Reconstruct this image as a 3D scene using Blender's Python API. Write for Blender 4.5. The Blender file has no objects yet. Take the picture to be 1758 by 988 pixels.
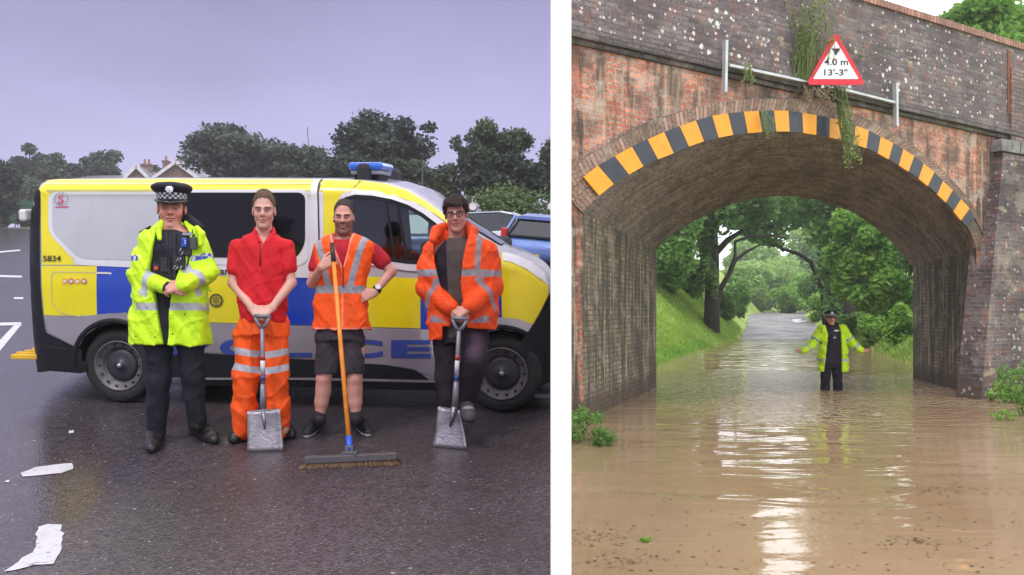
import bpy, bmesh, math, random
import numpy as np
from mathutils import Vector, Matrix, Euler, Quaternion
R = math.radians
SC = bpy.context.scene
COL = SC.collection
# ------------------------------------------------------------------ camera
EYE = 1.6                      # eye height above the flood water (z = 0)
FPX = 1500.0                   # focal length in photo pixels
CX, HY = 879.0, 535.0
cam_d = bpy.data.cameras.new('camera'); cam = bpy.data.objects.new('camera', cam_d); COL.objects.link(cam)
cam.location = (0, 0, EYE); cam.rotation_euler = (R(90), 0, 0)
cam_d.sensor_width = 36.0; cam_d.lens = 36.0*FPX/1758.0
cam_d.shift_y = (HY-494.0)/1758.0
cam_d.clip_start = 0.05; cam_d.clip_end = 3000
SC.camera = cam
# ------------------------------------------------------------------ world: overcast sky, violet dusk cloud to the left, bright cloud to the right
SUN_EL, SUN_AZ = R(52), R(205)
W_ = bpy.data.worlds.new('World'); SC.world = W_; W_.use_nodes = True
nt = W_.node_tree; nt.nodes.clear()
def N(t, k, **kw):
    n = t.nodes.new(k)
    for a, v in kw.items(): setattr(n, a, v)
    return n
out = N(nt, 'ShaderNodeOutputWorld'); 
sky = N(nt, 'ShaderNodeTexSky', sky_type='NISHITA', sun_disc=False, sun_elevation=SUN_EL, sun_rotation=SUN_AZ)
bg1 = N(nt, 'ShaderNodeBackground'); bg1.inputs[1].default_value = 0.05
nt.links.new(sky.outputs[0], bg1.inputs[0])
tc = N(nt, 'ShaderNodeTexCoord'); sx = N(nt, 'ShaderNodeSeparateXYZ'); nt.links.new(tc.outputs['Generated'], sx.inputs[0])
fx = N(nt, 'ShaderNodeMapRange', interpolation_type='SMOOTHSTEP'); fx.inputs[1].default_value = 0.07; fx.inputs[2].default_value = 0.33
nt.links.new(sx.outputs[0], fx.inputs[0])
rl = N(nt, 'ShaderNodeValToRGB'); rr = N(nt, 'ShaderNodeValToRGB')
def ramp(n, pts):
    e = n.color_ramp.elements
    while len(e) > 1: e.remove(e[-1])
    e[0].position = pts[0][0]; e[0].color = (*pts[0][1], 1)
    for p, c in pts[1:]:
        q = e.new(p); q.color = (*c, 1)
ramp(rl, [(0, (.66,.645,.93)), (.10, (.58,.565,.86)), (.22, (.46,.445,.73)), (.34, (.34,.325,.56)), (.42, (.8,.76,1.0)), (.55, (1.15,1.1,1.28)), (1, (1.5,1.48,1.6))])
ramp(rr, [(0, (1.9,1.98,2.05)), (.16, (2.6,2.65,2.7)), (.3, (2.9,2.95,3.0)), (.55,(2.2,2.2,2.25)), (1, (1.9,1.9,1.95))])
nt.links.new(sx.outputs[2], rl.inputs[0]); nt.links.new(sx.outputs[2], rr.inputs[0])
mx = N(nt, 'ShaderNodeMixRGB'); nt.links.new(fx.outputs[0], mx.inputs[0]); nt.links.new(rl.outputs[0], mx.inputs[1]); nt.links.new(rr.outputs[0], mx.inputs[2])
cn = N(nt, 'ShaderNodeTexNoise'); cn.inputs['Scale'].default_value = 2.2; cn.inputs['Detail'].default_value = 4
cmap = N(nt, 'ShaderNodeMapping'); cmap.inputs['Scale'].default_value = (1,1,3); nt.links.new(tc.outputs['Generated'], cmap.inputs[0]); nt.links.new(cmap.outputs[0], cn.inputs[0])
cr = N(nt, 'ShaderNodeMapRange'); cr.inputs[1].default_value = .3; cr.inputs[2].default_value = .7; cr.inputs[3].default_value = .84; cr.inputs[4].default_value = 1.12
nt.links.new(cn.outputs[0], cr.inputs[0])
bg2 = N(nt, 'ShaderNodeBackground'); nt.links.new(mx.outputs[0], bg2.inputs[0]); nt.links.new(cr.outputs[0], bg2.inputs[1])
ad = N(nt, 'ShaderNodeAddShader'); nt.links.new(bg1.outputs[0], ad.inputs[0]); nt.links.new(bg2.outputs[0], ad.inputs[1])
SKYMIX = N(nt, 'ShaderNodeMixShader'); SKYMIX.inputs[0].default_value = 0.93
nt.links.new(bg1.outputs[0], SKYMIX.inputs[1]); nt.links.new(bg2.outputs[0], SKYMIX.inputs[2]); nt.links.new(SKYMIX.outputs[0], out.inputs[0])
# ------------------------------------------------------------------ sun (veiled)
sl = bpy.data.lights.new('sun', 'SUN'); sl.energy = 1.4; sl.angle = R(14); sl.color = (1.0, .96, .91)
so = bpy.data.objects.new('sun', sl); COL.objects.link(so)
_d = Vector((math.sin(SUN_AZ)*math.cos(SUN_EL), math.cos(SUN_AZ)*math.cos(SUN_EL), math.sin(SUN_EL)))   # towards the sun
so.rotation_euler = _d.to_track_quat('Z', 'Y').to_euler(); so.location = (0,-5,20)
SC.view_settings.view_transform = 'Standard'; SC.view_settings.look = 'None'
SC.view_settings.exposure = 0.15; SC.view_settings.gamma = 1.0; SC.view_settings.use_curve_mapping = False
SC.cycles.max_bounces = 6; SC.cycles.transparent_max_bounces = 12
# ------------------------------------------------------------------ geometry helpers
SLOPE = (HY-360.0)/FPX; C0 = -0.04            # the car park climbs away from the camera
def P(px, py, Y): return Vector(((px-CX)/FPX*Y, Y, EYE-(py-HY)/FPX*Y))
def G(px, py):                                # a point of the photo on the car park surface
    d = Vector(((px-CX)/FPX, 1, -(py-HY)/FPX)); Y = (EYE-C0)/(SLOPE-d.z); return Vector((d.x*Y, Y, EYE+d.z*Y))
def GW(px, py):                               # on the water
    Y = EYE*FPX/(py-HY); return Vector(((px-CX)/FPX*Y, Y, 0))
def zl(Y): return C0+SLOPE*Y
RNG = np.random.default_rng(7)
random.seed(5)
def mesh(name, V, F, mats=None, parent=None, smooth=False, uv=None, loc=None, attrs=None):
    me = bpy.data.meshes.new(name)
    me.from_pydata([tuple(v) for v in V] if not isinstance(V, np.ndarray) else V.tolist(), [], F if isinstance(F, list) else F.tolist())
    if mats is not None:
        for m in (mats if isinstance(mats, (list,tuple)) else [mats]): me.materials.append(m)
    if smooth: me.polygons.foreach_set('use_smooth', [True]*len(me.polygons))
    if uv is not None:
        ul = me.uv_layers.new(name='UVMap')
        vi = np.empty(len(me.loops), dtype=np.int32); me.loops.foreach_get('vertex_index', vi)
        ul.data.foreach_set('uv', np.asarray(uv, dtype=np.float32)[vi].ravel())
    if attrs:
        for k, a in attrs.items():
            at = me.attributes.new(k, 'FLOAT', 'POINT'); at.data.foreach_set('value', np.asarray(a, dtype=np.float32))
    me.update()
    o = bpy.data.objects.new(name, me); COL.objects.link(o)
    if parent is not None: o.parent = parent
    if loc is not None: o.location = loc
    return o
def tag(o, label=None, cat=None, group=None, kind=None):
    if label: o['label'] = label
    if cat: o['category'] = cat
    if group: o['group'] = group
    if kind: o['kind'] = kind
    return o
def empty(name, loc=(0,0,0), rot=(0,0,0)):
    o = bpy.data.objects.new(name, None); COL.objects.link(o); o.location = loc; o.rotation_euler = rot; o.empty_display_size = .2
    return o
class MB:
    def __init__(s): s.V = []; s.F = []; s.UV = []
    def add(s, V, F, UV=None):
        n = len(s.V); s.V += [tuple(v) for v in V]; s.F += [[i+n for i in f] for f in F]
        s.UV += [tuple(u) for u in UV] if UV is not None else [(v[0], v[2]) for v in V]
    def box(s, c, d, M=None):
        c = Vector(c); V = []
        for i in (-1,1):
            for j in (-1,1):
                for k in (-1,1):
                    q = Vector((i*d[0]/2, j*d[1]/2, k*d[2]/2))
                    if M is not None: q = M @ q
                    V.append(c+q)
        s.add(V, [[0,1,3,2],[4,6,7,5],[0,4,5,1],[2,3,7,6],[0,2,6,4],[1,5,7,3]])
    def bar(s, a, b, w, t, up=(0,0,1)):
        a = Vector(a); b = Vector(b); z = (b-a); L = z.length; z.normalize()
        x = z.cross(Vector(up)); 
        if x.length < 1e-4: x = z.cross(Vector((0,1,0)))
        x.normalize(); y = x.cross(z)
        M = Matrix((x, y, z)).transposed()
        s.box((a+b)/2, (w, t, L), M)
    def tube(s, pts, rad, n=10, cap=True):
        pts = [Vector(p) for p in pts]
        if not hasattr(rad, '__len__'): rad = [rad]*len(pts)
        V = []; F = []; UV = []
        t0 = (pts[1]-pts[0]).normalized(); ref = Vector((0,0,1)) if abs(t0.z) < .9 else Vector((1,0,0))
        x = t0.cross(ref).normalized(); L = 0
        for i, p in enumerate(pts):
            t = (pts[min(i+1, len(pts)-1)]-pts[max(i-1,0)]).normalized()
            x = (x - t*x.dot(t)).normalized(); y = t.cross(x)
            if i: L += (p-pts[i-1]).length
            for k in range(n):
                a = 2*math.pi*k/n
                V.append(p+(x*math.cos(a)+y*math.sin(a))*rad[i]); UV.append((k/n, L))
        for i in range(len(pts)-1):
            for k in range(n):
                F.append([i*n+k, i*n+(k+1)%n, (i+1)*n+(k+1)%n, (i+1)*n+k])
        if cap:
            F.append(list(range(n))[::-1]); F.append([(len(pts)-1)*n+k for k in range(n)])
        s.add(V, F, UV)
    def lathe(s, prof, n=32, M=None, o=(0,0,0), closed=False):      # prof: (r, h) about local z
        V = []; F = []; UV = []; o = Vector(o)
        for j, (r, h) in enumerate(prof):
            for k in range(n):
                a = 2*math.pi*k/n; q = Vector((r*math.cos(a), r*math.sin(a), h))
                if M is not None: q = M @ q
                V.append(o+q); UV.append((k/n*2 if k/n < .5 else (1-k/n)*2, j/(len(prof)-1)))
        for j in range(len(prof)-1):
            for k in range(n): F.append([j*n+k, j*n+(k+1)%n, (j+1)*n+(k+1)%n, (j+1)*n+k])
        s.add(V, F, UV)
    def build(s, name, m, parent=None, smooth=False, bevel=0, loc=None, autos=None):
        o = mesh(name, s.V, s.F, m, parent, smooth, uv=s.UV, loc=loc)
        if bevel:
            b = o.modifiers.new('b', 'BEVEL'); b.width = bevel; b.segments = 2; b.limit_method = 'ANGLE'
        return o
# ------------------------------------------------------------------ materials
def srgb(r, g, b):
    f = lambda c: (c/255/12.92) if c/255 <= .04045 else ((c/255+.055)/1.055)**2.4
    return (f(r), f(g), f(b))
class Mt:
    """small wrapper for building node materials"""
    def __init__(s, name):
        s.m = bpy.data.materials.new(name); s.m.use_nodes = True; s.t = s.m.node_tree
        s.b = s.t.nodes['Principled BSDF']; s.o = s.t.nodes['Material Output']
        s.tc = None
    def n(s, k, **kw): return N(s.t, k, **kw)
    def l(s, a, b): s.t.links.new(a, b)
    def co(s, w='Object', scale=None):
        if s.tc is None: s.tc = s.n('ShaderNodeTexCoord')
        if scale is None: return s.tc.outputs[w]
        mp = s.n('ShaderNodeMapping'); mp.inputs['Scale'].default_value = scale; s.l(s.tc.outputs[w], mp.inputs[0]); return mp.outputs[0]
    def noise(s, vec, scale, detail=4, rough=.55, lo=.35, hi=.65, a=0., b=1., dist=0):
        n = s.n('ShaderNodeTexNoise'); n.inputs['Scale'].default_value = scale; n.inputs['Detail'].default_value = detail; n.inputs['Roughness'].default_value = rough; n.inputs['Distortion'].default_value = dist
        s.l(vec, n.inputs['Vector']); return s.rng(n.outputs[0], lo, hi, a, b)
    def rng(s, v, lo, hi, a=0., b=1.):
        r = s.n('ShaderNodeMapRange'); s.l(v, r.inputs[0])
        for i, x in enumerate((lo, hi, a, b)): r.inputs[i+1].default_value = x
        return r.outputs[0]
    def mix(s, f, a, b, mode='MIX'):
        n = s.n('ShaderNodeMixRGB', blend_type=mode)
        for i, x in enumerate((f, a, b)):
            if isinstance(x, (int, float)): n.inputs[i].default_value = x if i == 0 else (x,x,x,1)
            elif isinstance(x, tuple): n.inputs[i].default_value = (*x, 1)
            else: s.l(x, n.inputs[i])
        return n.outputs[0]
    def math(s, op, a, b=0.):
        n = s.n('ShaderNodeMath', operation=op)
        for i, x in enumerate((a, b)):
            if isinstance(x, (int, float)): n.inputs[i].default_value = x
            else: s.l(x, n.inputs[i])
        return n.outputs[0]
    def bump(s, h, strength=.5, dist=.01, prev=None):
        n = s.n('ShaderNodeBump'); n.inputs['Strength'].default_value = strength; n.inputs['Distance'].default_value = dist; s.l(h, n.inputs['Height'])
        if prev is not None: s.l(prev, n.inputs['Normal'])
        return n.outputs[0]
    def set(s, color=None, rough=None, metal=None, normal=None, spec=None, **kw):
        for k, v in (('Base Color', color), ('Roughness', rough), ('Metallic', metal), ('Normal', normal), ('Specular IOR Level', spec)):
            if v is None: continue
            if isinstance(v, tuple): s.b.inputs[k].default_value = (*v, 1)
            elif isinstance(v, (int, float)): s.b.inputs[k].default_value = v
            else: s.l(v, s.b.inputs[k])
        for k, v in kw.items(): s.b.inputs[k.replace('_', ' ')].default_value = v
        return s.m
_M = {}
def mat(name, col=None, rough=.6, metal=0., var=.12, vs=3., bump=0., bs=60., coat=0., spec=.5, grime=0.):
    if name in _M: return _M[name]
    s = Mt(name); v = s.co('Object')
    c = s.mix(s.noise(v, vs, 5), tuple(x*(1-var) for x in col), tuple(min(1, x*(1+var)) for x in col))
    if grime: c = s.mix(s.noise(v, vs*1.7, 6, lo=.5, hi=.75, b=grime), c, (.09,.075,.06))
    s.set(color=c, rough=s.noise(v, vs*2.3, 3, a=max(.02, rough-.07), b=min(1, rough+.07)), metal=metal, spec=spec)
    if bump: s.set(normal=s.bump(s.noise(v, bs, 5, lo=.2, hi=.8), bump, .01))
    if coat: s.b.inputs['Coat Weight'].default_value = coat; s.b.inputs['Coat Roughness'].default_value = .06
    _M[name] = s.m; return s.m
def brick(name, c1, c2, mortar, dark=(.05,.045,.045), darkamt=.6, lichen=0., streak=0., moss=0., bw=.235, bh=.078, pale=0., off=.5, red=0., damp=0, rough=.85, msize=.011, glaze=0.):
    s = Mt(name); uv = s.co('UV')
    b = s.n('ShaderNodeTexBrick'); b.offset = off
    b.inputs['Scale'].default_value = 1; b.inputs['Brick Width'].default_value = bw; b.inputs['Row Height'].default_value = bh; b.inputs['Mortar Size'].default_value = msize; b.inputs['Mortar Smooth'].default_value = .35; b.inputs['Bias'].default_value = -.1
    wob = s.n('ShaderNodeTexNoise'); wob.inputs['Scale'].default_value = 2.5; s.l(uv, wob.inputs['Vector'])
    w2 = s.n('ShaderNodeVectorMath', operation='SCALE'); s.l(wob.outputs['Color'], w2.inputs[0]); w2.inputs['Scale'].default_value = .03
    w3 = s.n('ShaderNodeVectorMath', operation='ADD'); s.l(uv, w3.inputs[0]); s.l(w2.outputs[0], w3.inputs[1]); s.l(w3.outputs[0], b.inputs['Vector'])
    for k, c in (('Color1', c1), ('Color2', c2), ('Mortar', mortar)): b.inputs[k].default_value = (*c, 1)
    c = b.outputs['Color']
    c = s.mix(.9, c, s.noise(uv, 24, 6, a=.38, b=1.5, lo=.3, hi=.7), 'MULTIPLY')
    b2 = s.n('ShaderNodeTexBrick'); b2.offset = off; b2.inputs['Scale'].default_value = 1; b2.inputs['Brick Width'].default_value = bw; b2.inputs['Row Height'].default_value = bh; b2.inputs['Mortar Size'].default_value = msize; b2.inputs['Bias'].default_value = .1; s.l(w3.outputs[0], b2.inputs['Vector'])
    for k, v_ in (('Color1', 0.), ('Color2', 1.), ('Mortar', .5)): b2.inputs[k].default_value = (v_, v_, v_, 1)
    pb = s.n('ShaderNodeSeparateColor'); s.l(b2.outputs['Color'], pb.inputs[0])
    c = s.mix(s.rng(pb.outputs[0], .72, .95, 0, .65), c, tuple(min(1, x*1.55+.03) for x in c1)); c = s.mix(s.rng(pb.outputs[0], .26, .08, 0, .7), c, tuple(x*.38 for x in c2))
    c = s.mix(s.noise(uv, 7, 6, .7, lo=.56, hi=.64, b=.45), c, tuple(x*.35 for x in c2))
    c = s.mix(s.noise(uv, 5, 7, .7, lo=.58, hi=.68, b=.5*min(1, pale+.25)), c, tuple(min(1, x*1.25+.05) for x in mortar))
    if red: c = s.mix(s.noise(uv, 4.2, 3, lo=.56, hi=.6, b=red), c, (.42,.12,.06))
    c = s.mix(s.noise(uv, .9, 8, .68, lo=.47, hi=.60, b=darkamt), c, dark)
    if streak:
        sv = s.co('UV', (3.2, .35, 1)); c = s.mix(s.noise(sv, 1.3, 8, .66, lo=.48-.04*(streak > .8), hi=.58-.04*(streak > .8), b=streak), c, (.05,.052,.04))
        sv2 = s.co('UV', (5.5, .3, 1)); c = s.mix(s.noise(sv2, 1.1, 7, .66, lo=.56, hi=.64, b=streak*.8), c, (.46,.40,.29))
    if pale: c = s.mix(s.noise(uv, 1.7, 9, .72, lo=.52, hi=.62, b=pale), c, (.50,.42,.34))
    if moss: c = s.mix(s.noise(uv, 1.2, 7, .7, lo=.52, hi=.7, b=moss), c, (.07,.085,.03))
    if damp:
        su = s.n('ShaderNodeSeparateXYZ'); s.l(uv, su.inputs[0]); dv_ = s.math('ADD', su.outputs[1], s.noise(uv, 2.5, 5, a=-.16, b=.16, lo=.3, hi=.7))
        c = s.mix(s.rng(dv_, .42, .22, 0, .75), c, (.075,.05,.035))
    if lichen:
        vo = s.n('ShaderNodeTexVoronoi'); vo.inputs['Scale'].default_value = 6.5; vo.inputs['Randomness'].default_value = 1; s.l(w3.outputs[0], vo.inputs['Vector'])
        big = s.noise(uv, .55, 3, lo=.36, hi=.60)
        rad = s.n('ShaderNodeSeparateColor'); s.l(vo.outputs['Color'], rad.inputs[0])
        r_ = s.math('MULTIPLY', s.math('MULTIPLY', rad.outputs[0], big), .33)
        edge = s.math('ADD', vo.outputs['Distance'], s.noise(uv, 22, 4, a=-.12, b=.12, lo=.25, hi=.75))
        m = s.rng(s.math('SUBTRACT', r_, edge), 0, .03, 0, lichen)
        c = s.mix(m, c, (.74,.72,.68))
        vo2 = s.n('ShaderNodeTexVoronoi'); vo2.inputs['Scale'].default_value = 11; s.l(uv, vo2.inputs['Vector'])
        sp = s.n('ShaderNodeSeparateColor'); s.l(vo2.outputs['Color'], sp.inputs[0])
        m2 = s.rng(s.math('SUBTRACT', s.math('MULTIPLY', s.rng(sp.outputs[1], .5, 1, 0, 1), .40), vo2.outputs['Distance']), 0, .05, 0, lichen*.9)
        c = s.mix(m2, c, (.62,.58,.54))
        c = s.mix(s.noise(s.co('UV', (1,2,1)), 1.5, 3, lo=.66, hi=.70, b=.7), c, (.36,.31,.2))
    bn = s.bump(s.math('SUBTRACT', 1.0, b.outputs['Fac']), .55, .012)
    bn = s.bump(s.noise(uv, 45, 5, lo=.2, hi=.8), .35, .006, bn)
    s.set(color=c, rough=s.noise(uv, 6, 3, a=rough-.15-glaze, b=rough), normal=bn)
    return s.m
# ------------------------------------------------------------------ foliage
def leafmat(name, c1, c2, c3=None, trans=.3, rough=.5):
    if name in _M: return _M[name]
    s = Mt(name); g = s.n('ShaderNodeNewGeometry'); 
    r = s.n('ShaderNodeValToRGB'); ramp(r, [(0, c1), (.5, tuple((a+b)/2 for a, b in zip(c1, c2))), (1, c2)]); s.l(g.outputs['Random Per Island'], r.inputs[0])
    c = s.mix(s.noise(s.co('Object'), .45, 3, lo=.38, hi=.62, b=.65), r.outputs[0], c3 or c1)
    s.set(color=c, rough=rough, spec=.35)
    tr = s.n('ShaderNodeBsdfTranslucent'); s.l(s.mix(.5, c, (.5,.75,.1), 'MULTIPLY') if False else c, tr.inputs[0])
    ms = s.n('ShaderNodeMixShader'); ms.inputs[0].default_value = trans; s.l(s.b.outputs[0], ms.inputs[1]); s.l(tr.outputs[0], ms.inputs[2]); s.l(ms.outputs[0], s.o.inputs[0])
    _M[name] = s.m; return s.m
def leaves(C, Rr, n, size, rng, shell=.5, aspect=.55, up=.0):
    C = np.asarray(C, float); Rr = np.asarray(Rr, float)
    if Rr.ndim == 1: Rr = np.stack([Rr]*3, 1)
    p = (Rr[:,0]*Rr[:,2]); p = p/p.sum(); idx = rng.choice(len(C), n, p=p)
    d = rng.normal(size=(n,3)); d /= np.linalg.norm(d, axis=1)[:,None]
    rad = shell+(1-shell)*rng.random(n)**.5; rad *= rng.uniform(.72, 1.25, n)
    c = C[idx]+d*Rr[idx]*rad[:,None]
    a = rng.normal(size=(n,3)); a[:,2] *= .6; a /= np.linalg.norm(a, axis=1)[:,None]
    nn = d+rng.normal(size=(n,3))*.7+np.array([0,0,up]); nn /= np.linalg.norm(nn, axis=1)[:,None]
    b = np.cross(nn, a); b /= (np.linalg.norm(b, axis=1)[:,None]+1e-9)
    s = size*rng.uniform(.5, 1.35, n)[:,None]
    V = np.stack([c-a*s, c-b*s*aspect+nn*s*.12, c+a*s, c+b*s*aspect+nn*s*.12], 1).reshape(-1,3)
    F = np.arange(4*n).reshape(n,4)
    return V, F
# ================================================================== THE SETTING
WDIR = Vector(((963-CX)/FPX, 1, 0))                    # direction of the dividing wall
def wx(Y): return WDIR.x*Y
A0 = Vector((1.02, 12.63, 0)); FD = Vector((7.76, 3.92, 0))           # near face of the bridge (from left pier to right pier)
FL = FD.length; FU = FD.normalized(); FN = Vector((FU.y, -FU.x, 0))      # FN points to the camera
def onface(px, py, off=0.):
    d = Vector(((px-CX)/FPX, 1, -(py-HY)/FPX)); o = Vector((0,0,EYE)); a = A0+FN*off
    t = (a-o).dot(FN)/d.dot(FN); p = o+d*t; return ((p-a).dot(FU), p.z, p)
B0 = Vector((3.05, 18.46, 0)); BD = Vector((6.52, 2.41, 0)).normalized(); BN = Vector((BD.y, -BD.x, 0))
def onfar(px, py):
    d = Vector(((px-CX)/FPX, 1, -(py-HY)/FPX)); o = Vector((0,0,EYE)); t = (B0-o).dot(BN)/d.dot(BN); return o+d*t
# lane edges beyond the bridge
def Lx(Y): return float(np.interp(Y, [-30, 12, 18.4, 24, 35, 47, 70, 92, 120, 200], [-6, .4, 3.0, 3.95, 7.6, 12.0, 18.6, 24.6, 34, 60]))
def Rx(Y): return float(np.interp(Y, [-30, 13, 16.5, 21, 27, 45, 70, 92, 120, 200], [16, 8.6, 9.0, 9.8, 12.2, 17.2, 24.6, 31.0, 41, 68]))
def zf(Y): return float(np.interp(Y, [0, 44, 50, 70, 92, 130, 250], [-.45, -.3, .0, .58, 1.28, 1.5, 2]))
def hz(X, Y):
    left = zl(min(max(Y, -3), 88)); 
    if Y < 18: edge = wx(Y)
    else: edge = None
    if edge is not None:
        if X < edge-.55: return left
        t = min(1, max(0, (X-(edge-.55))/.4)); base = left*(1-t)+(-.45)*t
        if X > Rx(Y): base = -.45+min(1, (X-Rx(Y))/1.6)*.6+max(0, X-Rx(Y)-1.5)*.12
        return base
    l, r = Lx(Y), Rx(Y); f = zf(Y); n = .10*math.sin(X*1.9+Y*.8)+.08*math.sin(X*.7-Y*1.3)
    if X < l:
        d = l-X; w = max(3.2, (left-f)*1.2); t = min(1, d/w)
        q = min(1, d/4.0); t = min(1, d/11); k0 = min(2.8, left-f)
        return f+k0*(q*.8+.2*q*q)+(left-f-k0)*t+(n*min(1, d/1.5)*(1-t))-.12*t
    if X > r:
        d = X-r; q = min(1, d/3.6); return f+ 2.6*(q*.8+.2*q*q) + min(max(0, d-3.6), 6)*.3 + max(0, d-9.6)*.05 + n*min(1, d/1.5)
    return f - .02
def build_ground():
    xs = np.unique(np.concatenate([np.arange(-120,-60,20), np.arange(-60,-2,4), np.arange(-2,46,.4), np.arange(46,100,5), np.arange(100,141,20)]))
    ys = np.unique(np.concatenate([np.arange(-34,-20,6), np.arange(-20,8,2), np.arange(8,60,.6), np.arange(60,132,1.5), np.arange(132,205,12)]))
    V = [(x, y, hz(x, y)-.03) for y in ys for x in xs]; nx = len(xs)
    F = [[j*nx+i, j*nx+i+1, (j+1)*nx+i+1, (j+1)*nx+i] for j in range(len(ys)-1) for i in range(nx-1)]
    s = Mt('grassy_ground'); v = s.co('Object')
    c = s.mix(s.noise(v, 9, 6), (.26,.38,.06), (.44,.58,.13))
    c = s.mix(s.noise(v, .6, 5, lo=.45, hi=.65, b=.5), c, (.11,.19,.03)); c = s.mix(s.noise(v, 2.3, 5, lo=.6, hi=.7, b=.6), c, (.12,.085,.05))
    m = s.set(color=c, rough=.9, normal=s.bump(s.noise(v, 18, 6, lo=.2, hi=.8), .8, .06))
    return tag(mesh('ground', V, F, m, smooth=True), kind='structure')
build_ground()
# ---- car park: wet asphalt
def asphalt():
    s = Mt('wet_asphalt'); v = s.co('Object')
    ag = s.n('ShaderNodeTexVoronoi'); ag.inputs['Scale'].default_value = 62; s.l(v, ag.inputs['Vector'])
    sc = s.n('ShaderNodeSeparateColor'); s.l(ag.outputs['Color'], sc.inputs[0])
    c = s.mix(sc.outputs[0], (.026,.020,.024), (.095,.076,.086))
    c = s.mix(s.noise(v, 1.1, 5, lo=.4, hi=.65, b=.55), c, (.040,.028,.031))
    chip = s.rng(s.math('SUBTRACT', s.math('MULTIPLY', s.rng(sc.outputs[1], .86, 1, .25, .9), .44), ag.outputs['Distance']), 0, .08)
    chip = s.math('MULTIPLY', chip, s.rng(sc.outputs[1], .86, .861))
    c = s.mix(s.math('MULTIPLY', chip, .7), c, (.36,.33,.36))
    ag2 = s.n('ShaderNodeTexVoronoi'); ag2.inputs['Scale'].default_value = 19; s.l(v, ag2.inputs['Vector']); s2 = s.n('ShaderNodeSeparateColor'); s.l(ag2.outputs['Color'], s2.inputs[0])
    ch2 = s.math('MULTIPLY', s.rng(s.math('SUBTRACT', s.math('MULTIPLY', s2.outputs[2], .22), ag2.outputs['Distance']), 0, .04), s.rng(s2.outputs[1], .9, .901))
    c = s.mix(s.math('MULTIPLY', ch2, .6), c, (.45,.42,.44))
    # standing film of water: a long wet stretch on the left, patches elsewhere
    sx_ = s.n('ShaderNodeSeparateXYZ'); s.l(v, sx_.inputs[0])
    sl_ = s.math('DIVIDE', sx_.outputs[0], s.math('MAXIMUM', sx_.outputs[1], 1.0))
    wl = s.rng(s.math('ADD', s.math('ADD', s.math('MULTIPLY', sx_.outputs[0], 1.0), s.math('MULTIPLY', sx_.outputs[1], .22)), s.noise(v, .9, 5, a=-.45, b=.45, lo=.25, hi=.75)), -.75, -1.35)
    far = s.rng(sx_.outputs[1], 7.5, 11)
    wet = s.math('MAXIMUM', s.math('MAXIMUM', wl, far), s.noise(v, .8, 5, lo=.60, hi=.70, b=.6))
    rg = s.math('ADD', s.math('SUBTRACT', .38, s.math('MULTIPLY', wet, .20)), s.noise(v, 8, 4, a=-.06, b=.06, lo=.2, hi=.8))
    h = s.math('ADD', s.math('MULTIPLY', ag.outputs['Distance'], 1.0), 0)
    nb = s.n('ShaderNodeBump'); s.l(h, nb.inputs['Height']); nb.inputs['Distance'].default_value = .004; s.l(s.rng(wet, 0, 1, .9, .28), nb.inputs['Strength'])
    return s.set(color=c, rough=rg, normal=nb.outputs[0], spec=.55)
def slope_sheet(name, pts, m, dz=0., grid=None):
    V = [(x, y, zl(y)+dz) for x, y in pts]; return mesh(name, V, [list(range(len(V)))], m)
M_ASPH = asphalt()
cp = slope_sheet('car_park', [(-90,-8), (wx(-8)-.0,-8), (wx(12.6)-.02,12.6), (1.2,16), (1.75,19), (2.0,30), (3.5,75), (-90,75)], M_ASPH)
tag(cp, kind='structure')
# painted markings: worn white paint, 4 mm above the asphalt
def paint():
    s = Mt('worn_white_paint'); v = s.co('Object')
    c = s.mix(s.noise(v, 26, 8, .7, lo=.57, hi=.66, b=.8), (.58,.57,.61), (.06,.05,.055)); c = s.mix(s.noise(v, 5, 5, lo=.5, hi=.7, b=.4), c, (.3,.28,.3)); return s.set(color=c, rough=.45, normal=s.bump(s.noise(v, 60, 5), .6, .004))
M_PAINT = paint()
def marking(pts, name='painted_marking', jag=.0, mtr=None, dz=.004):
    W = [G(*p) for p in pts]; V = []
    for i, a in enumerate(W):
        b = W[(i+1) % len(W)]; n = max(1, int((b-a).length/.05)) if jag else 1
        for k in range(n):
            q = a.lerp(b, k/n)
            V.append((q.x+random.uniform(-jag, jag), q.y+random.uniform(-jag, jag)*1.6, q.z))
    V = [(x, y, zl(y)+dz) for x, y, z in V]
    return tag(mesh(name, V, [list(range(len(V)))], mtr or M_PAINT), kind='structure')
marking([(4,984), (52,951), (62,938), (66,905), (82,900), (107,901), (106,930), (100,957), (96,968), (60,972), (28,981)], jag=.008)
marking([(36,813), (62,803), (95,798), (124,797), (128,806), (105,814), (60,818), (38,820)], jag=.006)
marking([(118,741), (126,740), (127,744), (119,745)], jag=.003)
marking([(10,826), (16,825), (16,829), (9,829)], jag=.002)
marking([(-60,556), (36,554), (37,559), (-60,561)])
marking([(25,558), (37,558), (-30,640), (-52,640)])
marking([(-60,437), (34,429), (35,431), (-60,440)])
marking([(-60,471), (38,474), (38,477), (-60,475)])
marking([(24,511), (40,511), (40,514), (24,514)])
# ---- kerb along the far edge of the car park
kb = MB(); kb.box((-43, 75.1, zl(75)+.04), (94, .2, .14)); tag(kb.build('kerb', mat('kerb_concrete', (.3,.3,.3), .8)), kind='structure')
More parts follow.
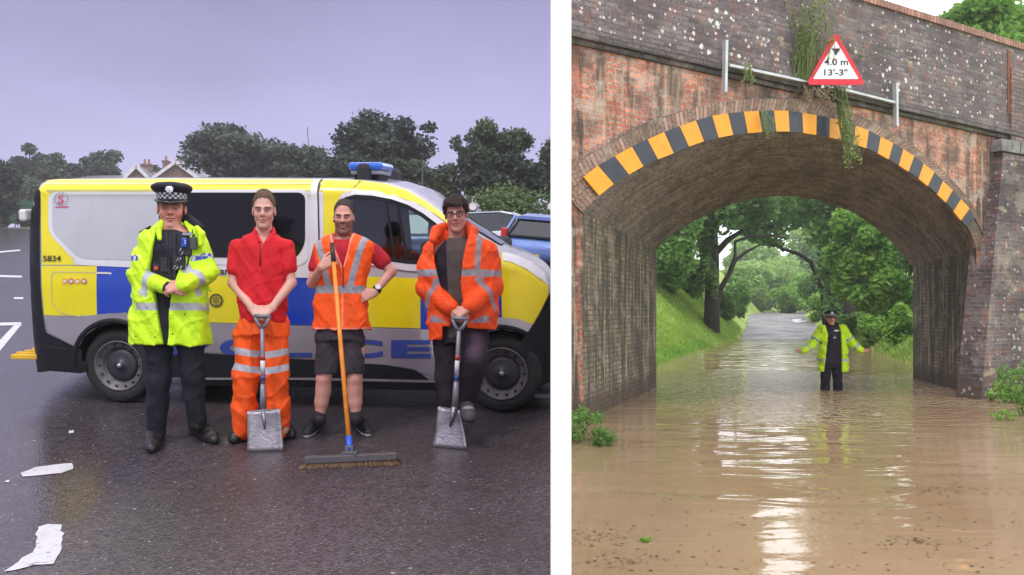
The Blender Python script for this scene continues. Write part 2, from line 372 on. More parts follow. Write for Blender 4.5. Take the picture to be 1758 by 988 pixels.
# ---- dividing wall, standing in for the white strip between the two views
def plaster():
    s = Mt('white_render'); v = s.co('Object')
    return s.set(color=s.mix(s.noise(v, 1.5, 4), (.90,.90,.90), (.95,.95,.95)), rough=.8, normal=s.bump(s.noise(v, 120, 4, lo=.2, hi=.8), .15, .002))
dv = MB(); a = WDIR*3.55; b = WDIR*12.62; nrm = Vector((1, -WDIR.x, 0)).normalized(); th = (981-945)/FPX*3.55/2*.995
V = []
for p in (a, b):
    for sgn in (-1, 1):
        for z in (-.6, 3.6 if p is a else 3.9): q = p+nrm*th*sgn; V.append((q.x, q.y, z))
dv.add(V, [[0,2,3,1],[4,5,7,6],[0,1,5,4],[2,6,7,3],[1,3,7,5],[0,4,6,2]])
o = tag(dv.build('divider_stand_in', plaster(), bevel=.004), 'tall thin white wall standing in for the strip between the car park and the flooded lane', 'wall')
# ---- flood water
def water():
    s = Mt('muddy_flood_water'); v = s.co('Object')
    c = s.mix(s.noise(s.co('Object', (1,.5,1)), .35, 5, lo=.35, hi=.65), (.29,.195,.112), (.38,.270,.168))
    c = s.mix(s.noise(s.co('Object', (1,.6,1)), 1.6, 6, lo=.5, hi=.7, b=.3), c, (.30,.17,.085))
    big = s.noise(s.co('Object', (.6,1.5,1)), 1.05, 2, .4, lo=.2, hi=.8, dist=.8)
    sx_ = s.n('ShaderNodeSeparateXYZ'); s.l(v, sx_.inputs[0])
    dist = s.rng(sx_.outputs[1], 5, 22, .42, 1.0)
    n1 = s.n('ShaderNodeBump'); s.l(big, n1.inputs['Height']); n1.inputs['Distance'].default_value = .05; s.l(s.math('MULTIPLY', dist, .55), n1.inputs['Strength'])
    # rings round the wading officer
    dx = s.math('SUBTRACT', sx_.outputs[0], 6.45); dy = s.math('SUBTRACT', sx_.outputs[1], 17.8)
    r2 = s.math('SQRT', s.math('ADD', s.math('MULTIPLY', dx, dx), s.math('MULTIPLY', dy, dy)))
    rr_ = s.math('ADD', r2, s.noise(v, 2.2, 3, a=-.25, b=.25))
    ring = s.math('MULTIPLY', s.math('SINE', s.math('MULTIPLY', rr_, 17)), s.rng(r2, .2, 6.5, 1, 0))
    n2 = s.bump(ring, .75, .03, n1.outputs[0])
    n3 = s.bump(s.noise(s.co('Object', (1,1.4,1)), 5, 3, lo=.2, hi=.8), .07, .012, n2)
    s.set(color=c, rough=.03, normal=n3, spec=.5); s.b.inputs['IOR'].default_value = 1.33
    return s.m
M_WATER = water()
wv = [(wx(-10), -10, 0), (wx(12.62), 12.62, 0), (1.0, 14, 0), (1.2, 19, 0), (1.5, 62, 0), (60, 62, 0), (60, -10, 0)]
tag(mesh('flood_water', wv, [list(range(len(wv)))], M_WATER), kind='structure')
# ---- the lane climbing out of the flood
def lane():
    s = Mt('wet_lane_asphalt'); v = s.co('Object')
    c = s.mix(s.noise(v, 2.8, 6), (.10,.095,.098), (.145,.138,.14)); 
    return s.set(color=c, rough=s.noise(v, .5, 4, a=.36, b=.6), normal=s.bump(s.noise(v, 20, 4), .3, .01))
ys = np.concatenate([np.arange(40, 56, 1.5), np.arange(56, 130, 3)]); V = []; F = []; UV = []
for i, y in enumerate(ys):
    l, r = Lx(y)+.25, Rx(y)-.35; V += [(l, y, zf(y)+.0), ((l+r)/2, y, zf(y)+.04), (r, y, zf(y)+.0)]
    if i: k = 3*i; F += [[k-3,k-2,k+1,k],[k-2,k-1,k+2,k+1]]
tag(mesh('lane', V, F, lane(), smooth=True), kind='structure')
def lane_mark(pts):
    V = []
    for px, py in pts:
        d = Vector(((px-CX)/FPX, 1, -(py-HY)/FPX)); best = min(np.arange(48, 100, .05), key=lambda Y: abs(EYE+d.z*Y-(zf(Y)+.04)))
        V.append((d.x*best, best, zf(best)+.06))
    tag(mesh('road_marking', V, [list(range(len(V)))], M_PAINT), kind='structure')
lane_mark([(1360,549), (1375,548), (1376,551), (1362,554)])
lane_mark([(1368,555.5), (1384,552.5), (1385,550.5), (1364,553.5)])
for q in range(6): lane_mark([(1336+q*6,544.2), (1339.5+q*6,544.2), (1340+q*6,545.4), (1336.5+q*6,545.4)])
lane_mark([(1262,577), (1269,578), (1268,580), (1261,579)])
# ================================================================== THE RAILWAY BRIDGE
BR = empty('railway_bridge', tuple(A0)); tag(BR, 'brick arched railway bridge spanning the flooded lane', 'bridge')
def bmesh_(name, V, F, m, UV, smooth=False):
    V = [(v[0]-A0.x, v[1]-A0.y, v[2]) for v in V]; return mesh(name, V, F, m, BR, smooth, uv=UV)
near_bot = [(1000,365),(1013,350),(1029,336),(1054,316),(1080,300),(1105,286),(1130,274),(1157,263.5),(1183,252),(1209,243),(1234,237),(1259,232),(1284,229),(1309,227),(1333,226),(1356,226),(1379,228.5),(1401.6,232),(1424,236),(1445.6,241),(1466,247.5),(1487.5,255),(1507,263.5),(1526,274),(1543,284),(1560,295),(1577,307),(1593,320),(1609,334),(1624,348),(1637,363),(1650,379),(1662,392),(1671,409),(1676,427)]
near_top = [(1002,304),(1027,285),(1055.5,268.7),(1085,252),(1111.6,240),(1140.5,227),(1167,217),(1195,207),(1222.5,199),(1250,195),(1277,192),(1303,190.5),(1328.7,190),(1354,190.5),(1377.6,194),(1402.5,198),(1424.7,202.5),(1448,208),(1468.7,216),(1492,224.5),(1512,235),(1533.7,246),(1551,256),(1570,268.5),(1586,281),(1604.6,296),(1619,311),(1636,327),(1650,342),(1665,358),(1674,375)]
ring_out = [(960,318),(981,287),(1005,268),(1029.6,250),(1060,232),(1096,215.5),(1132,202),(1169,191),(1195,184),(1218,179),(1248,175),(1278.6,172),(1322,169),(1366.6,170),(1410,177),(1451,189),(1480,200),(1505.7,212.5),(1542,234),(1566,249),(1590.7,267),(1608,282),(1624,297.5),(1650,326),(1668,350),(1684,380),(1692,420)]
def resamp(pts, n):
    pts = np.array(pts, float); d = np.r_[0, np.cumsum(np.linalg.norm(np.diff(pts, axis=0), axis=1))]; t = np.linspace(0, d[-1], n)
    return np.stack([np.interp(t, d, pts[:,k]) for k in range(pts.shape[1])], 1)
NA = 61
nb = resamp([tuple(onface(*p)[2]) for p in near_bot], NA)
far_px = [(1127,428),(1137,418),(1149.5,407),(1177,388),(1218,366),(1258,349),(1299,340),(1329,337),(1360,337),(1410.6,345),(1461,363.5),(1502,389),(1532,416.7),(1550,437),(1560,450),(1567.6,458)]
fb = resamp([tuple(onfar(*p)) for p in far_px], NA)
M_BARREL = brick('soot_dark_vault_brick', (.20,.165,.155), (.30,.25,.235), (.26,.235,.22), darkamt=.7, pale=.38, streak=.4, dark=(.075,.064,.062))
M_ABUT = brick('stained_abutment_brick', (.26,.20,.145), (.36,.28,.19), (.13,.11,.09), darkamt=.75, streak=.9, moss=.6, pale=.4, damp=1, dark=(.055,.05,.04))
M_SPAN = brick('weathered_red_brick', (.68,.24,.14), (.40,.21,.16), (.46,.39,.33), darkamt=.85, pale=.8, streak=.75, damp=1, dark=(.11,.08,.07), red=.6)
M_PARA = brick('dark_engineering_brick', (.135,.11,.115), (.21,.165,.17), (.14,.125,.125), darkamt=.6, pale=.2, lichen=1., dark=(.085,.065,.075), red=.22)
M_WING = brick('dark_purple_wing_brick', (.115,.09,.09), (.17,.13,.125), (.19,.17,.165), darkamt=.75, pale=.35, dark=(.05,.036,.04), lichen=.5, red=.3, damp=1)
M_RING = brick('ring_brick', (.34,.20,.14), (.27,.2,.16), (.15,.12,.10), darkamt=.65, moss=.4, pale=.6, bw=.080, bh=.225, off=.5, dark=(.09,.075,.06))
M_COPE = brick('red_coping_brick', (.42,.2,.15), (.36,.19,.15), (.14,.11,.1), darkamt=.3, bw=.085, bh=.4, off=0., dark=(.2,.12,.1))
M_QUOIN = brick('rusty_pier_brick', (.50,.16,.09), (.38,.14,.09), (.30,.24,.2), darkamt=.7, streak=.95, pale=.8, dark=(.08,.055,.04), red=.5, damp=1)
# vault
NS = 16; V = []; UV = []; F = []
arc = np.r_[0, np.cumsum(np.linalg.norm(np.diff(nb, axis=0), axis=1))]
for j in range(NS+1):
    t = j/NS
    for i in range(NA):
        p = nb[i]*(1-t)+fb[i]*t
        w = .012*math.sin(i*1.7+j*2.9)+.01*math.sin(i*3.1-j*1.3)
        V.append((p[0], p[1], p[2]+(w if 0 < j < NS and 0 < i < NA-1 else 0))); UV.append((t*6.5, arc[i]))
F = [[j*NA+i, (j+1)*NA+i, (j+1)*NA+i+1, j*NA+i+1] for j in range(NS) for i in range(NA-1)]
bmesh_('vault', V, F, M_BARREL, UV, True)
# abutment walls inside the arch
for i in (0, NA-1):
    a = Vector(nb[i]); b = Vector(fb[i]); V = []; UV = []; F = []
    for j in range(13):
        p = a.lerp(b, j/12)
        for k, z in enumerate(np.linspace(-.8, p.z, 9)): V.append((p.x, p.y, z)); UV.append((j/12*(b-a).length, z))
    for j in range(12):
        for k in range(8): q = [j*9+k, (j+1)*9+k, (j+1)*9+k+1, j*9+k+1]; F.append(q if i else q[::-1])
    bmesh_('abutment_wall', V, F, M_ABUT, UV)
# near face
def FS(s, z, off=0.): p = A0+FU*s+FN*off; return (p.x, p.y, z)
def zs(s): return 5.43-.052*s           # underside of the string course
def zt(s): return 7.28-.057*s           # top of the parapet wall
SL, SR = -.32, 26.0
def facequads(name, cols, m, off=0., tilt=.054, nz=8):
    V = []; UV = []; F = []
    for s, z0, z1 in cols:
        for k in range(nz+1):
            z = z0+(z1-z0)*k/nz; V.append(FS(s, z, off)); UV.append((s, z+tilt*s))
    for j in range(len(cols)-1):
        for k in range(nz): a = j*(nz+1)+k; b = a+nz+1; F.append([a, b, b+1, a+1])
    return bmesh_(name, V, F, m, UV)
nbs = [((Vector(p)-A0).dot(FU), p[2]) for p in nb]
cols = [(SL, -.8, zs(SL)), (nbs[0][0]-1e-3, -.8, zs(0))]
facequads('spandrel_wall', [(s, z, zs(s)) for s, z in nbs], M_SPAN)
facequads('pier', [(SL, -.8, zs(SL)), (nbs[0][0], -.8, zs(nbs[0][0]))], M_QUOIN)
sr = nbs[-1][0]
facequads('pier', [(sr, -.8, zs(sr)), (sr+.75, -.8, zs(sr+.75))], M_QUOIN)
facequads('spandrel_wall', [(sr+.75, -.8, zs(sr+.75)), (SR, -.8, zs(SR))], M_SPAN)
facequads('parapet', [(s, zs(s)+.10, zt(s)) for s in np.linspace(SL, SR, 30)], M_PARA, off=.06)
# string course: three stepped courses, and the coping
def course(name, z0f, z1f, o0, o1, m, s0=SL, s1=SR, n=30, back=-.3):
    V = []; UV = []; F = []
    for s in np.linspace(s0, s1, n):
        for (z, o) in ((z0f(s), back), (z0f(s), o0), (z1f(s), o1), (z1f(s), back)):
            V.append(FS(s, z, o)); UV.append((s, z+.054*s if o != back else z+.2))
    for j in range(n-1):
        for k in range(4): a = j*4+k; b = j*4+(k+1)%4; F.append([a, a+4, b+4, b])
    F.append([0,1,2,3]); e = (n-1)*4; F.append([e+3,e+2,e+1,e]); bmesh_(name, V, F, m, UV)
M_STRING = brick('black_string_brick', (.10,.085,.08), (.15,.12,.11), (.06,.05,.05), darkamt=.5, moss=.2, pale=.2)
course('string_course', lambda s: zs(s)-.00, lambda s: zs(s)+.075, .05, .05, M_STRING)
course('string_course', lambda s: zs(s)+.078, lambda s: zs(s)+.155, .115, .115, M_STRING)
course('string_course', lambda s: zs(s)+.158, lambda s: zs(s)+.25, .115, .065, M_STRING)
course('coping', lambda s: zt(s), lambda s: zt(s)+.12, .10, .10, M_COPE, back=-.32)
facequads('parapet_back', [(s, 4.9, zt(s)) for s in np.linspace(SL, SR, 8)][::-1], M_PARA, off=-.3)
# parapet joint pier with rust stain
s0 = onface(1728, 150)[0]; s1 = s0+.9
M_PP = brick('brown_joint_brick', (.20,.15,.14), (.26,.17,.15), (.12,.1,.09), darkamt=.3, red=.3, pale=.2)
def pbox(name, s0, s1, z0, z1, o0, o1, m):
    V = []; UV = []
    for s in (s0, s1):
        for z in (z0, z1):
            for o in (o0, o1): V.append(FS(s, z, o)); UV.append((s+(0 if o == o1 else -.1), z+.054*s))
    bmesh_(name, V, [[0,1,3,2],[4,6,7,5],[0,4,5,1],[2,3,7,6],[0,2,6,4],[1,5,7,3]], m, UV)
pbox('parapet_pier', s0, s0+7, zs(s0)+.26-.4, zt(s0)-.42, .0, .10, M_PP)
s = Mt('rust_stain'); s.set(color=s.mix(s.noise(s.co('Object'), 3, 5), (.20,.06,.03), (.30,.11,.05)), rough=.9)
pbox('joint_strip', s0-.07, s0-.004, zs(s0)+.5, zt(s0)-.08, .0, .078, s.m)
# arch ring (voussoirs)
def ringstrip(name, inner, outer, off, m, n=64, uw=1.):
    A = resamp([(onface(*p, off)[0], onface(*p, off)[1]) for p in inner], n); B = resamp([(onface(*p, off)[0], onface(*p, off)[1]) for p in outer], n)
    V = []; UV = []; F = []; L = 0
    for i in range(n):
        if i: L += np.linalg.norm((A[i]+B[i])/2-(A[i-1]+B[i-1])/2)
        for q, o, v in ((A[i], -.02, -.1), (A[i], off, 0), (B[i], off, float(np.linalg.norm(B[i]-A[i]))), (B[i], -.02, .6)):
            V.append(FS(q[0], q[1], o)); UV.append((L, v))
    for i in range(n-1):
        for k in range(3): a = i*4+k; F.append([a, a+4, a+5, a+1])
    bmesh_(name, V, F, m, UV)
inn = near_bot[:]; 
ringstrip('arch_ring', inn, [(972,335)]+[tuple(p) for p in resamp(near_top, 30)]+[(1688,400),(1690,428)], .03, M_RING)
ringstrip('arch_ring', [(972,335)]+[tuple(p) for p in resamp(near_top, 30)]+[(1688,400)], ring_out, .055, M_RING)
# far face and fill behind
V = []; UV = []; F = []
fbs = [((Vector(p)-B0).dot(BD), p[2]) for p in fb]
def FB(s, z, off=0): p = B0+BD*s-BN*off; return (p.x, p.y, z)
for s, z in fbs:
    for k in range(5): zz = z+(6.5-z)*k/4; V.append(FB(s, zz)); UV.append((s, zz))
F = [[j*5+k, j*5+k+1, (j+1)*5+k+1, (j+1)*5+k] for j in range(len(fbs)-1) for k in range(4)]
bmesh_('far_spandrel', V, F, M_SPAN, UV)
se = fbs[-1][0]
for (q0, q1) in ((-1.0, fbs[0][0]), (se, se+20)):
    V = [FB(q0,-.8), FB(q1,-.8), FB(q1,6.5), FB(q0,6.5)]; bmesh_('far_wing', V, [[3,2,1,0]], M_SPAN, [(q0,-.8),(q1,-.8),(q1,6.5),(q0,6.5)])
# trackbed (top) joining both faces, and left flank
pl = [FS(SL, 5.0, -.3), FS(SR, 5.0, -.3), FB(se+20, 5.0, -.05), FB(-1.0, 5.0, -.05)]
bmesh_('trackbed', pl, [[0,1,2,3]], mat('ballast', (.2,.18,.16), .9, bump=.6, bs=20), [(v[0], v[1]) for v in pl])
a_, b_ = FS(SL, 0), FB(-1.0, 0)
V = [(a_[0],a_[1],-.8),(b_[0],b_[1],-.8),(b_[0],b_[1],6.5),(a_[0],a_[1],7.28)]
bmesh_('flank_wall', V, [[0,1,2,3]], M_SPAN, [(0,-.8),(7,-.8),(7,6.5),(0,6.5)])
# ---- battered wing wall on the right
WW = empty('wing_wall', tuple(onface(1690, 690, .45)[2])); tag(WW, 'sloping dark purple brick buttress wall right of the bridge arch', 'wall')
def ww(name, px_pts, off0, off1, m, depth=.5):
    """front face through photo points given with their own distance in front of the bridge face"""
    W = [onface(x, y, off0 if y > 400 else off1)[2] for x, y in px_pts]
    ss = [((p-A0).dot(FU), p.z) for p in W]; n = len(W)
    V = [tuple(p-WW.location) for p in W]+[tuple(p-FN*depth-WW.location) for p in W]
    F = [list(range(n)), list(range(2*n-1, n-1, -1))]+[[i, i+n, (i+1)%n+n, (i+1)%n] for i in range(n)]
    mesh(name, V, F, m, WW, uv=ss+[(a-.5, b) for a, b in ss])
ww('wall_face', [(1683,700), (1722,262), (2050,322), (2050,760)], .50, .18, M_WING)
M_STONE = mat('weathered_cap_stone', (.24,.235,.23), .85, var=.35, grime=.5, vs=6, bump=.4)
x0 = 1720
for k in range(9):
    ww('cap_stone', [(x0+k*33, 258+k*6), (x0+k*33, 238+k*6), (x0+31.5+k*33, 244+k*6), (x0+31.5+k*33, 264+k*6)], .22, .22, M_STONE, .45)
# ---- black and yellow warning band over the arch
WB = empty('warning_band', tuple(onface(1340, 210, .08)[2])); tag(WB, 'band of black and amber warning panels curving over the near rim of the bridge arch', 'warning band')
M_AMB = mat('amber_panel', (.87,.36,.012), .45, var=.05, vs=5, grime=.12); M_BLK = mat('black_panel', (.018,.024,.042), .35, var=.2, vs=4, grime=.1)
bb = near_bot[2:33]
for i in range(30):
    q = [near_top[i], near_top[i+1], bb[i+1], bb[i]]; cxm = sum(p[0] for p in q)/4; cym = sum(p[1] for p in q)/4
    q = [(cxm+(x-cxm)*.985, cym+(y-cym)*.995) for x, y in q]
    Wp = [onface(x, y, .085)[2]-WB.location for x, y in q]; Bp = [p-FN*.028 for p in Wp]
    V = [tuple(p) for p in Wp+Bp]; mesh('warning_panel', V, [[3,2,1,0],[4,5,6,7],[0,1,5,4],[1,2,6,5],[2,3,7,6],[3,0,4,7]], M_AMB if i % 2 == 0 else M_BLK, WB)
# ================================================================== text helper
def text2d(body, size, bold=0., space=1.0):
    cu = bpy.data.curves.new('t', 'FONT'); cu.body = body; cu.size = size; cu.offset = bold; cu.space_character = space; cu.resolution_u = 4; cu.align_x = 'CENTER'; cu.align_y = 'CENTER'
    o = bpy.data.objects.new('t', cu); COL.objects.link(o); dg = bpy.context.evaluated_depsgraph_get(); me = o.evaluated_get(dg).to_mesh()
    V = [(v.co.x, v.co.y) for v in me.vertices]; F = [list(p.vertices) for p in me.polygons]
    o.evaluated_get(dg).to_mesh_clear(); bpy.data.objects.remove(o); bpy.data.curves.remove(cu)
    return V, F
# ---- height limit sign on its steel frame
YS = 14.3; SG = empty('height_limit_sign', tuple(P(1435, 115, YS))); tag(SG, 'red bordered triangular height limit sign on a grey steel frame above the arch', 'sign')
def rtri(cx, cy, hw, hh, r):          # rounded triangle in photo px
    pts = [(cx, cy-hh), (cx+hw, cy+hh), (cx-hw, cy+hh)]; out = []
    for i in range(3):
        a, b, c = [Vector(pts[(i+k-1) % 3]) for k in range(3)]
        u = (a-b).normalized(); w = (c-b).normalized(); ang = u.angle(w); t = r/math.tan(ang/2); p0, p1 = b+u*t, b+w*t; cen = b+(u+w).normalized()*(r/math.sin(ang/2))
        for k in range(7):
            q = (p0-cen).lerp(p1-cen, k/6).normalized()*r+cen; out.append((q.x, q.y))
    return out
def plate(name, pts, Y, th, m, par):
    W = [P(x, y, Y)-par.location for x, y in pts]; n = len(W); V = [tuple(p) for p in W]+[(p.x, p.y+th, p.z) for p in W]
    return mesh(name, V, [list(range(n)), list(range(2*n-1, n-1, -1))]+[[i, i+n, (i+1)%n+n, (i+1)%n] for i in range(n)], m, par)
plate('border', rtri(1435, 99.5, 51.5, 46.5, 5), YS, .012, mat('sign_red', (.72,.012,.03), .35, var=.06), SG)
plate('sign_face', rtri(1435, 103, 39.5, 33, 1.5), YS-.004, .004, mat('sign_white', (.86,.86,.88), .35, var=.03), SG)
M_SBLK = mat('sign_black', (.012,.012,.016), .4)
plate('height_symbol', [(1428,83.5), (1442.5,83.5), (1435.2,96)], YS-.008, .004, M_SBLK, SG)
def sign_text(body, cx, cy, hpx, wpx=None):
    V, F = text2d(body, 1.0, .012); V = np.array(V); h = (V[:,1].max()-V[:,1].min()); w = V[:,0].max()-V[:,0].min(); c = (V.max(0)+V.min(0))/2
    sy = hpx/h; sx = (wpx/w) if wpx else sy
    W = [P(cx+(x-c[0])*sx, cy-(y-c[1])*sy, YS-.009)-SG.location for x, y in V]; mesh('sign_lettering', W, F, M_SBLK, SG)
sign_text('4.0 m', 1435.5, 106.5, 11.5, 41); sign_text("13'-3\"", 1435, 124.5, 11, 40)
M_STEEL = mat('galvanised_steel', (.50,.53,.55), .45, .35, var=.1)
def fbar(name, p0, p1, w, t, off, m=M_STEEL):
    b = MB(); b.bar(onface(*p0, off)[2]-SG.location, onface(*p1, off)[2]-SG.location, t, w, up=tuple(FN)); b.build(name, m, SG)
fbar('frame_post', (1245.5,70), (1243.8,159), .078, .05, .17); fbar('frame_post', (1537.5,143), (1538,217), .078, .05, .17)
fbar('frame_rail', (1250,113), (1370,138.5), .085, .04, .15); fbar('frame_rail', (1439,153), (1535,177), .085, .04, .15)
fbar('frame_rail', (1368,138), (1441,154), .07, .03, .15)
for x_ in (1412, 1458): b = MB(); b.bar(P(x_,152,YS+.025)-SG.location, P(x_,108,YS+.025)-SG.location, .05, .03); b.build('bracket', M_STEEL, SG)
# ================================================================== VEGETATION (right place)
RG = np.random.default_rng(11)
L_MID = leafmat('mid_green_leaves', (.13,.28,.06), (.34,.56,.16), (.10,.22,.055), .5)
L_BRT = leafmat('bright_green_leaves', (.19,.40,.06), (.42,.68,.14), (.15,.32,.05), .48)
L_DRK = leafmat('dark_green_leaves', (.10,.22,.065), (.27,.45,.14), (.075,.165,.05), .45)
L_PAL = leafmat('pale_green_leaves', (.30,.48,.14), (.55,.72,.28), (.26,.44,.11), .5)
M_BARK = mat('dark_bark', (.05,.042,.035), .9, var=.3, bump=.6, bs=12)
def tree(name, label, base, crown, lmat, n, size, trunk=.25, limbs=6, lean=(0,0), clump=.42, group=None, nc=26, cat='tree', rng=RG, shell=.45, extra=None):
    """crown: centre and radii relative to the base; clumps fill it unevenly"""
    r = empty(name, tuple(base)); tag(r, label, cat, group)
    cc = Vector(crown[0]); cr_ = crown[1]; C = []; Q = []
    for k in range(nc):
        d = rng.normal(size=3); d /= np.linalg.norm(d); q = d*rng.uniform(.35, .92)
        C.append([cc.x+q[0]*cr_[0], cc.y+q[1]*cr_[1], cc.z+q[2]*cr_[2]]); s = clump*rng.uniform(.55, 1.15); Q.append([cr_[0]*s, cr_[1]*s, cr_[2]*s*.85])
    if extra:
        for e in extra: C.append(list(e[0])); Q.append(list(e[1]))
    V, F = leaves(C, Q, n, size, rng, shell)
    mesh('crown', V, F, lmat, r)
    if trunk:
        t = MB(); top = Vector((cc.x, cc.y, cc.z)); mid = Vector((lean[0], lean[1], max(.4, (cc.z-cr_[2])*.9)))
        t.tube([(0,0,-.4), (mid.x*.4, mid.y*.4, mid.z*.5), mid, mid.lerp(top, .5), top], [trunk*1.3, trunk, trunk*.85, trunk*.6, trunk*.25], 9)
        t.build('trunk', M_BARK, r, True)
        lb = MB()
        for k in range(limbs):
            e = Vector(C[k % len(C)]); s = mid.lerp(top, rng.uniform(0, .6)); m = s.lerp(e, .5)+Vector((rng.uniform(-.3,.3), rng.uniform(-.3,.3), rng.uniform(-.1,.5)))
            lb.tube([s, s.lerp(m, .5)+Vector((0,0,.1)), m, e], [trunk*.5, trunk*.4, trunk*.28, trunk*.1], 7)
        lb.build('limb', M_BARK, r, True)
    return r
def gz(X, Y): return hz(X, Y)-.03
def tr(name, label, pxc, pyt, pyb_crown, Y, hw, lm, n, size, dep=1., **kw):
    X = (pxc-CX)/FPX*Y; z0 = gz(X, Y); zt_ = EYE-(pyt-HY)/FPX*Y; zb = EYE-(pyb_crown-HY)/FPX*Y
    if kw.get('cat') == 'bush': zb = z0-.25; kw['trunk'] = 0
    rx = hw/FPX*Y; rz = (zt_-zb)/2
    ox = kw.pop('off', 0)/FPX*Y; bx = X+ox; z1 = gz(bx, Y)
    if ox: kw['lean'] = (-ox*.45, 0)
    return tree(name, label, (bx, Y, z1), ((-ox,0,(zt_+zb)/2-z1), (rx, rx*dep, rz)), lm, n, size, **kw)
T = 'trees and bushes crowding the lane beyond the bridge'
def px_limbs(root, Y, lists, m):
    for pts, rs in lists:
        lb = MB(); W = [P(x, y, Y+dy)-root.location for x, y, dy in pts]; lb.tube(W, [r*Y/FPX for r in rs], 8); lb.build('limb', m, root, True)
ok = tr('oak_tree', 'big dark ivy clad tree with thick trunk on the left bank through the arch', 1226, 60, 425, 46, 108, L_DRK, 27000, .21, trunk=0, group=T, nc=30)
px_limbs(ok, 46, [([(1222,590,0),(1222,500,0),(1224,450,0),(1222,400,0),(1216,350,0)], [15,12,11,10,7]), ([(1224,440,0),(1250,412,0),(1275,396,0)], [6,5,3])], M_BARK)
tr('ivy_bush', 'column of dark ivy round the trunk of the big left bank tree', 1214, 345, 520, 45, 20, L_DRK, 5000, .12, trunk=0, group=T, nc=20)
lt = tr('leaning_tree', 'dark bare limbed tree leaning from the left bank out over the lane', 1300, 285, 420, 54, 84, L_MID, 12000, .19, trunk=0, group=T, clump=.36, nc=30)
px_limbs(lt, 52, [([(1218,570,0),(1238,495,0),(1252,470,0),(1262,448,0),(1280,434,.5),(1305,420,1)], [6.5,5.2,4.2,3.5,2.8,1.4]), ([(1252,468,0),(1262,440,0),(1262,415,0),(1290,405,0),(1325,404,0),(1350,410,0)], [3.5,3,2.8,2.4,2,1.3]), ([(1418,575,6),(1412,500,6),(1392,450,6),(1370,436,6),(1345,428,6),(1325,420,5),(1322,400,4)], [6,5,4.4,3.8,3.2,2.4,1.3]), ([(1345,430,5),(1330,412,4),(1338,380,4)], [4,3,1.5])], M_BARK)
tr('tree', 'mid green tree at the left edge of the arch opening above the grass bank', 1150, 310, 505, 42, 50, L_MID, 12000, .14, trunk=0, group=T, nc=36)
tr('tree', 'tall dark tree added behind the left bank trees to screen sky from the reflection', 1142, 30, 470, 49, 78, L_DRK, 22000, .2, trunk=.3, group=T, nc=40)  # added so its unseen upper crown keeps sky out of the water reflection
tr('bush', 'leafy thicket on top of the left bank at the edge of the arch opening', 1140, 400, 520, 45, 34, L_MID, 8000, .14, group=T, cat='bush', nc=30)
tr('tree', 'tall pale tree filling the top right of the arch opening', 1458, 60, 470, 54, 78, L_MID, 20000, .19, trunk=.3, limbs=8, group=T)
tr('tree', 'soft green tree hanging over the middle of the arch opening', 1375, 300, 405, 64, 60, L_MID, 8000, .22, trunk=.25, off=85, group=T)
tr('maple_tree', 'bright green leafy tree spreading over the right side of the lane through the arch', 1500, 345, 545, 42, 74, L_BRT, 20000, .17, trunk=0, group=T, nc=40, clump=.32)
tr('bush', 'rounded light green bush on the right bank behind the wading officer', 1540, 455, 590, 43, 46, L_BRT, 10000, .14, group=T, nc=34, cat='bush')
tr('bush', 'round shrub on the crest of the left bank by the lane bend', 1264, 470, 545, 72, 24, L_MID, 5000, .18, group=T, nc=20, cat='bush')
tr('bush', 'pale thicket on the right verge at the crest of the lane', 1408, 505, 545, 74, 22, L_BRT, 5000, .16, group=T, nc=20, cat='bush')
tr('bush', 'low leafy bush on the right bank beside the far pier', 1552, 520, 590, 33, 26, L_BRT, 5000, .10, group=T, nc=22, cat='bush')
tr('bush', 'low yellow green bush at the waterline right of the wading officer', 1500, 538, 590, 37, 26, L_BRT, 5000, .10, group=T, nc=22, cat='bush')
tr('bush', 'small leafy bush just behind the wading officer shoulder', 1462, 528, 590, 46, 22, L_MID, 4500, .12, group=T, nc=20, cat='bush')
tr('bush', 'dark green shrub thicket under the bright tree on the right bank', 1452, 425, 560, 56, 46, L_MID, 10000, .17, group=T, cat='bush')
tr('tree', 'deep green tree at the right edge of the arch opening', 1600, 90, 520, 38, 75, L_DRK, 16000, .14, trunk=.2, group=T)
tr('bush', 'pale bush far down the middle of the lane', 1335, 445, 545, 125, 62, L_PAL, 9000, .3, group=T, nc=34, cat='bush')
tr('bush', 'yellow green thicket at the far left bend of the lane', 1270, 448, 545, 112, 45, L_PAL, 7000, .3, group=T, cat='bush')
tr('bush', 'mid green hedge bush along the right verge of the far lane', 1412, 462, 560, 84, 34, L_MID, 8000, .2, group=T, cat='bush')
tr('bush', 'bright bush row beyond the crest of the far lane', 1370, 475, 545, 104, 40, L_BRT, 8000, .25, group=T, cat='bush', nc=30)
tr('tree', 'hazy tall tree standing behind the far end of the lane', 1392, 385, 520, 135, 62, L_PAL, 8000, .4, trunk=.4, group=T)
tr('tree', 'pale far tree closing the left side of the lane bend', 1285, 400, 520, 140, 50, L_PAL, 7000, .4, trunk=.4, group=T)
tr('bush', 'dense shrub at the foot of the ivy clad tree on the left bank', 1175, 445, 535, 50, 50, L_MID, 11000, .12, group=T, cat='bush', nc=34)
tr('bush', 'small shrub beside the lane below the leaning limbs', 1238, 495, 545, 56, 26, L_MID, 4500, .14, group=T, cat='bush')
tr('sycamore_tree', 'bright round topped tree rising behind the parapet at the top right', 1688, -8, 150, 34, 118, L_BRT, 16000, .15, trunk=.3, nc=50, clump=.3)
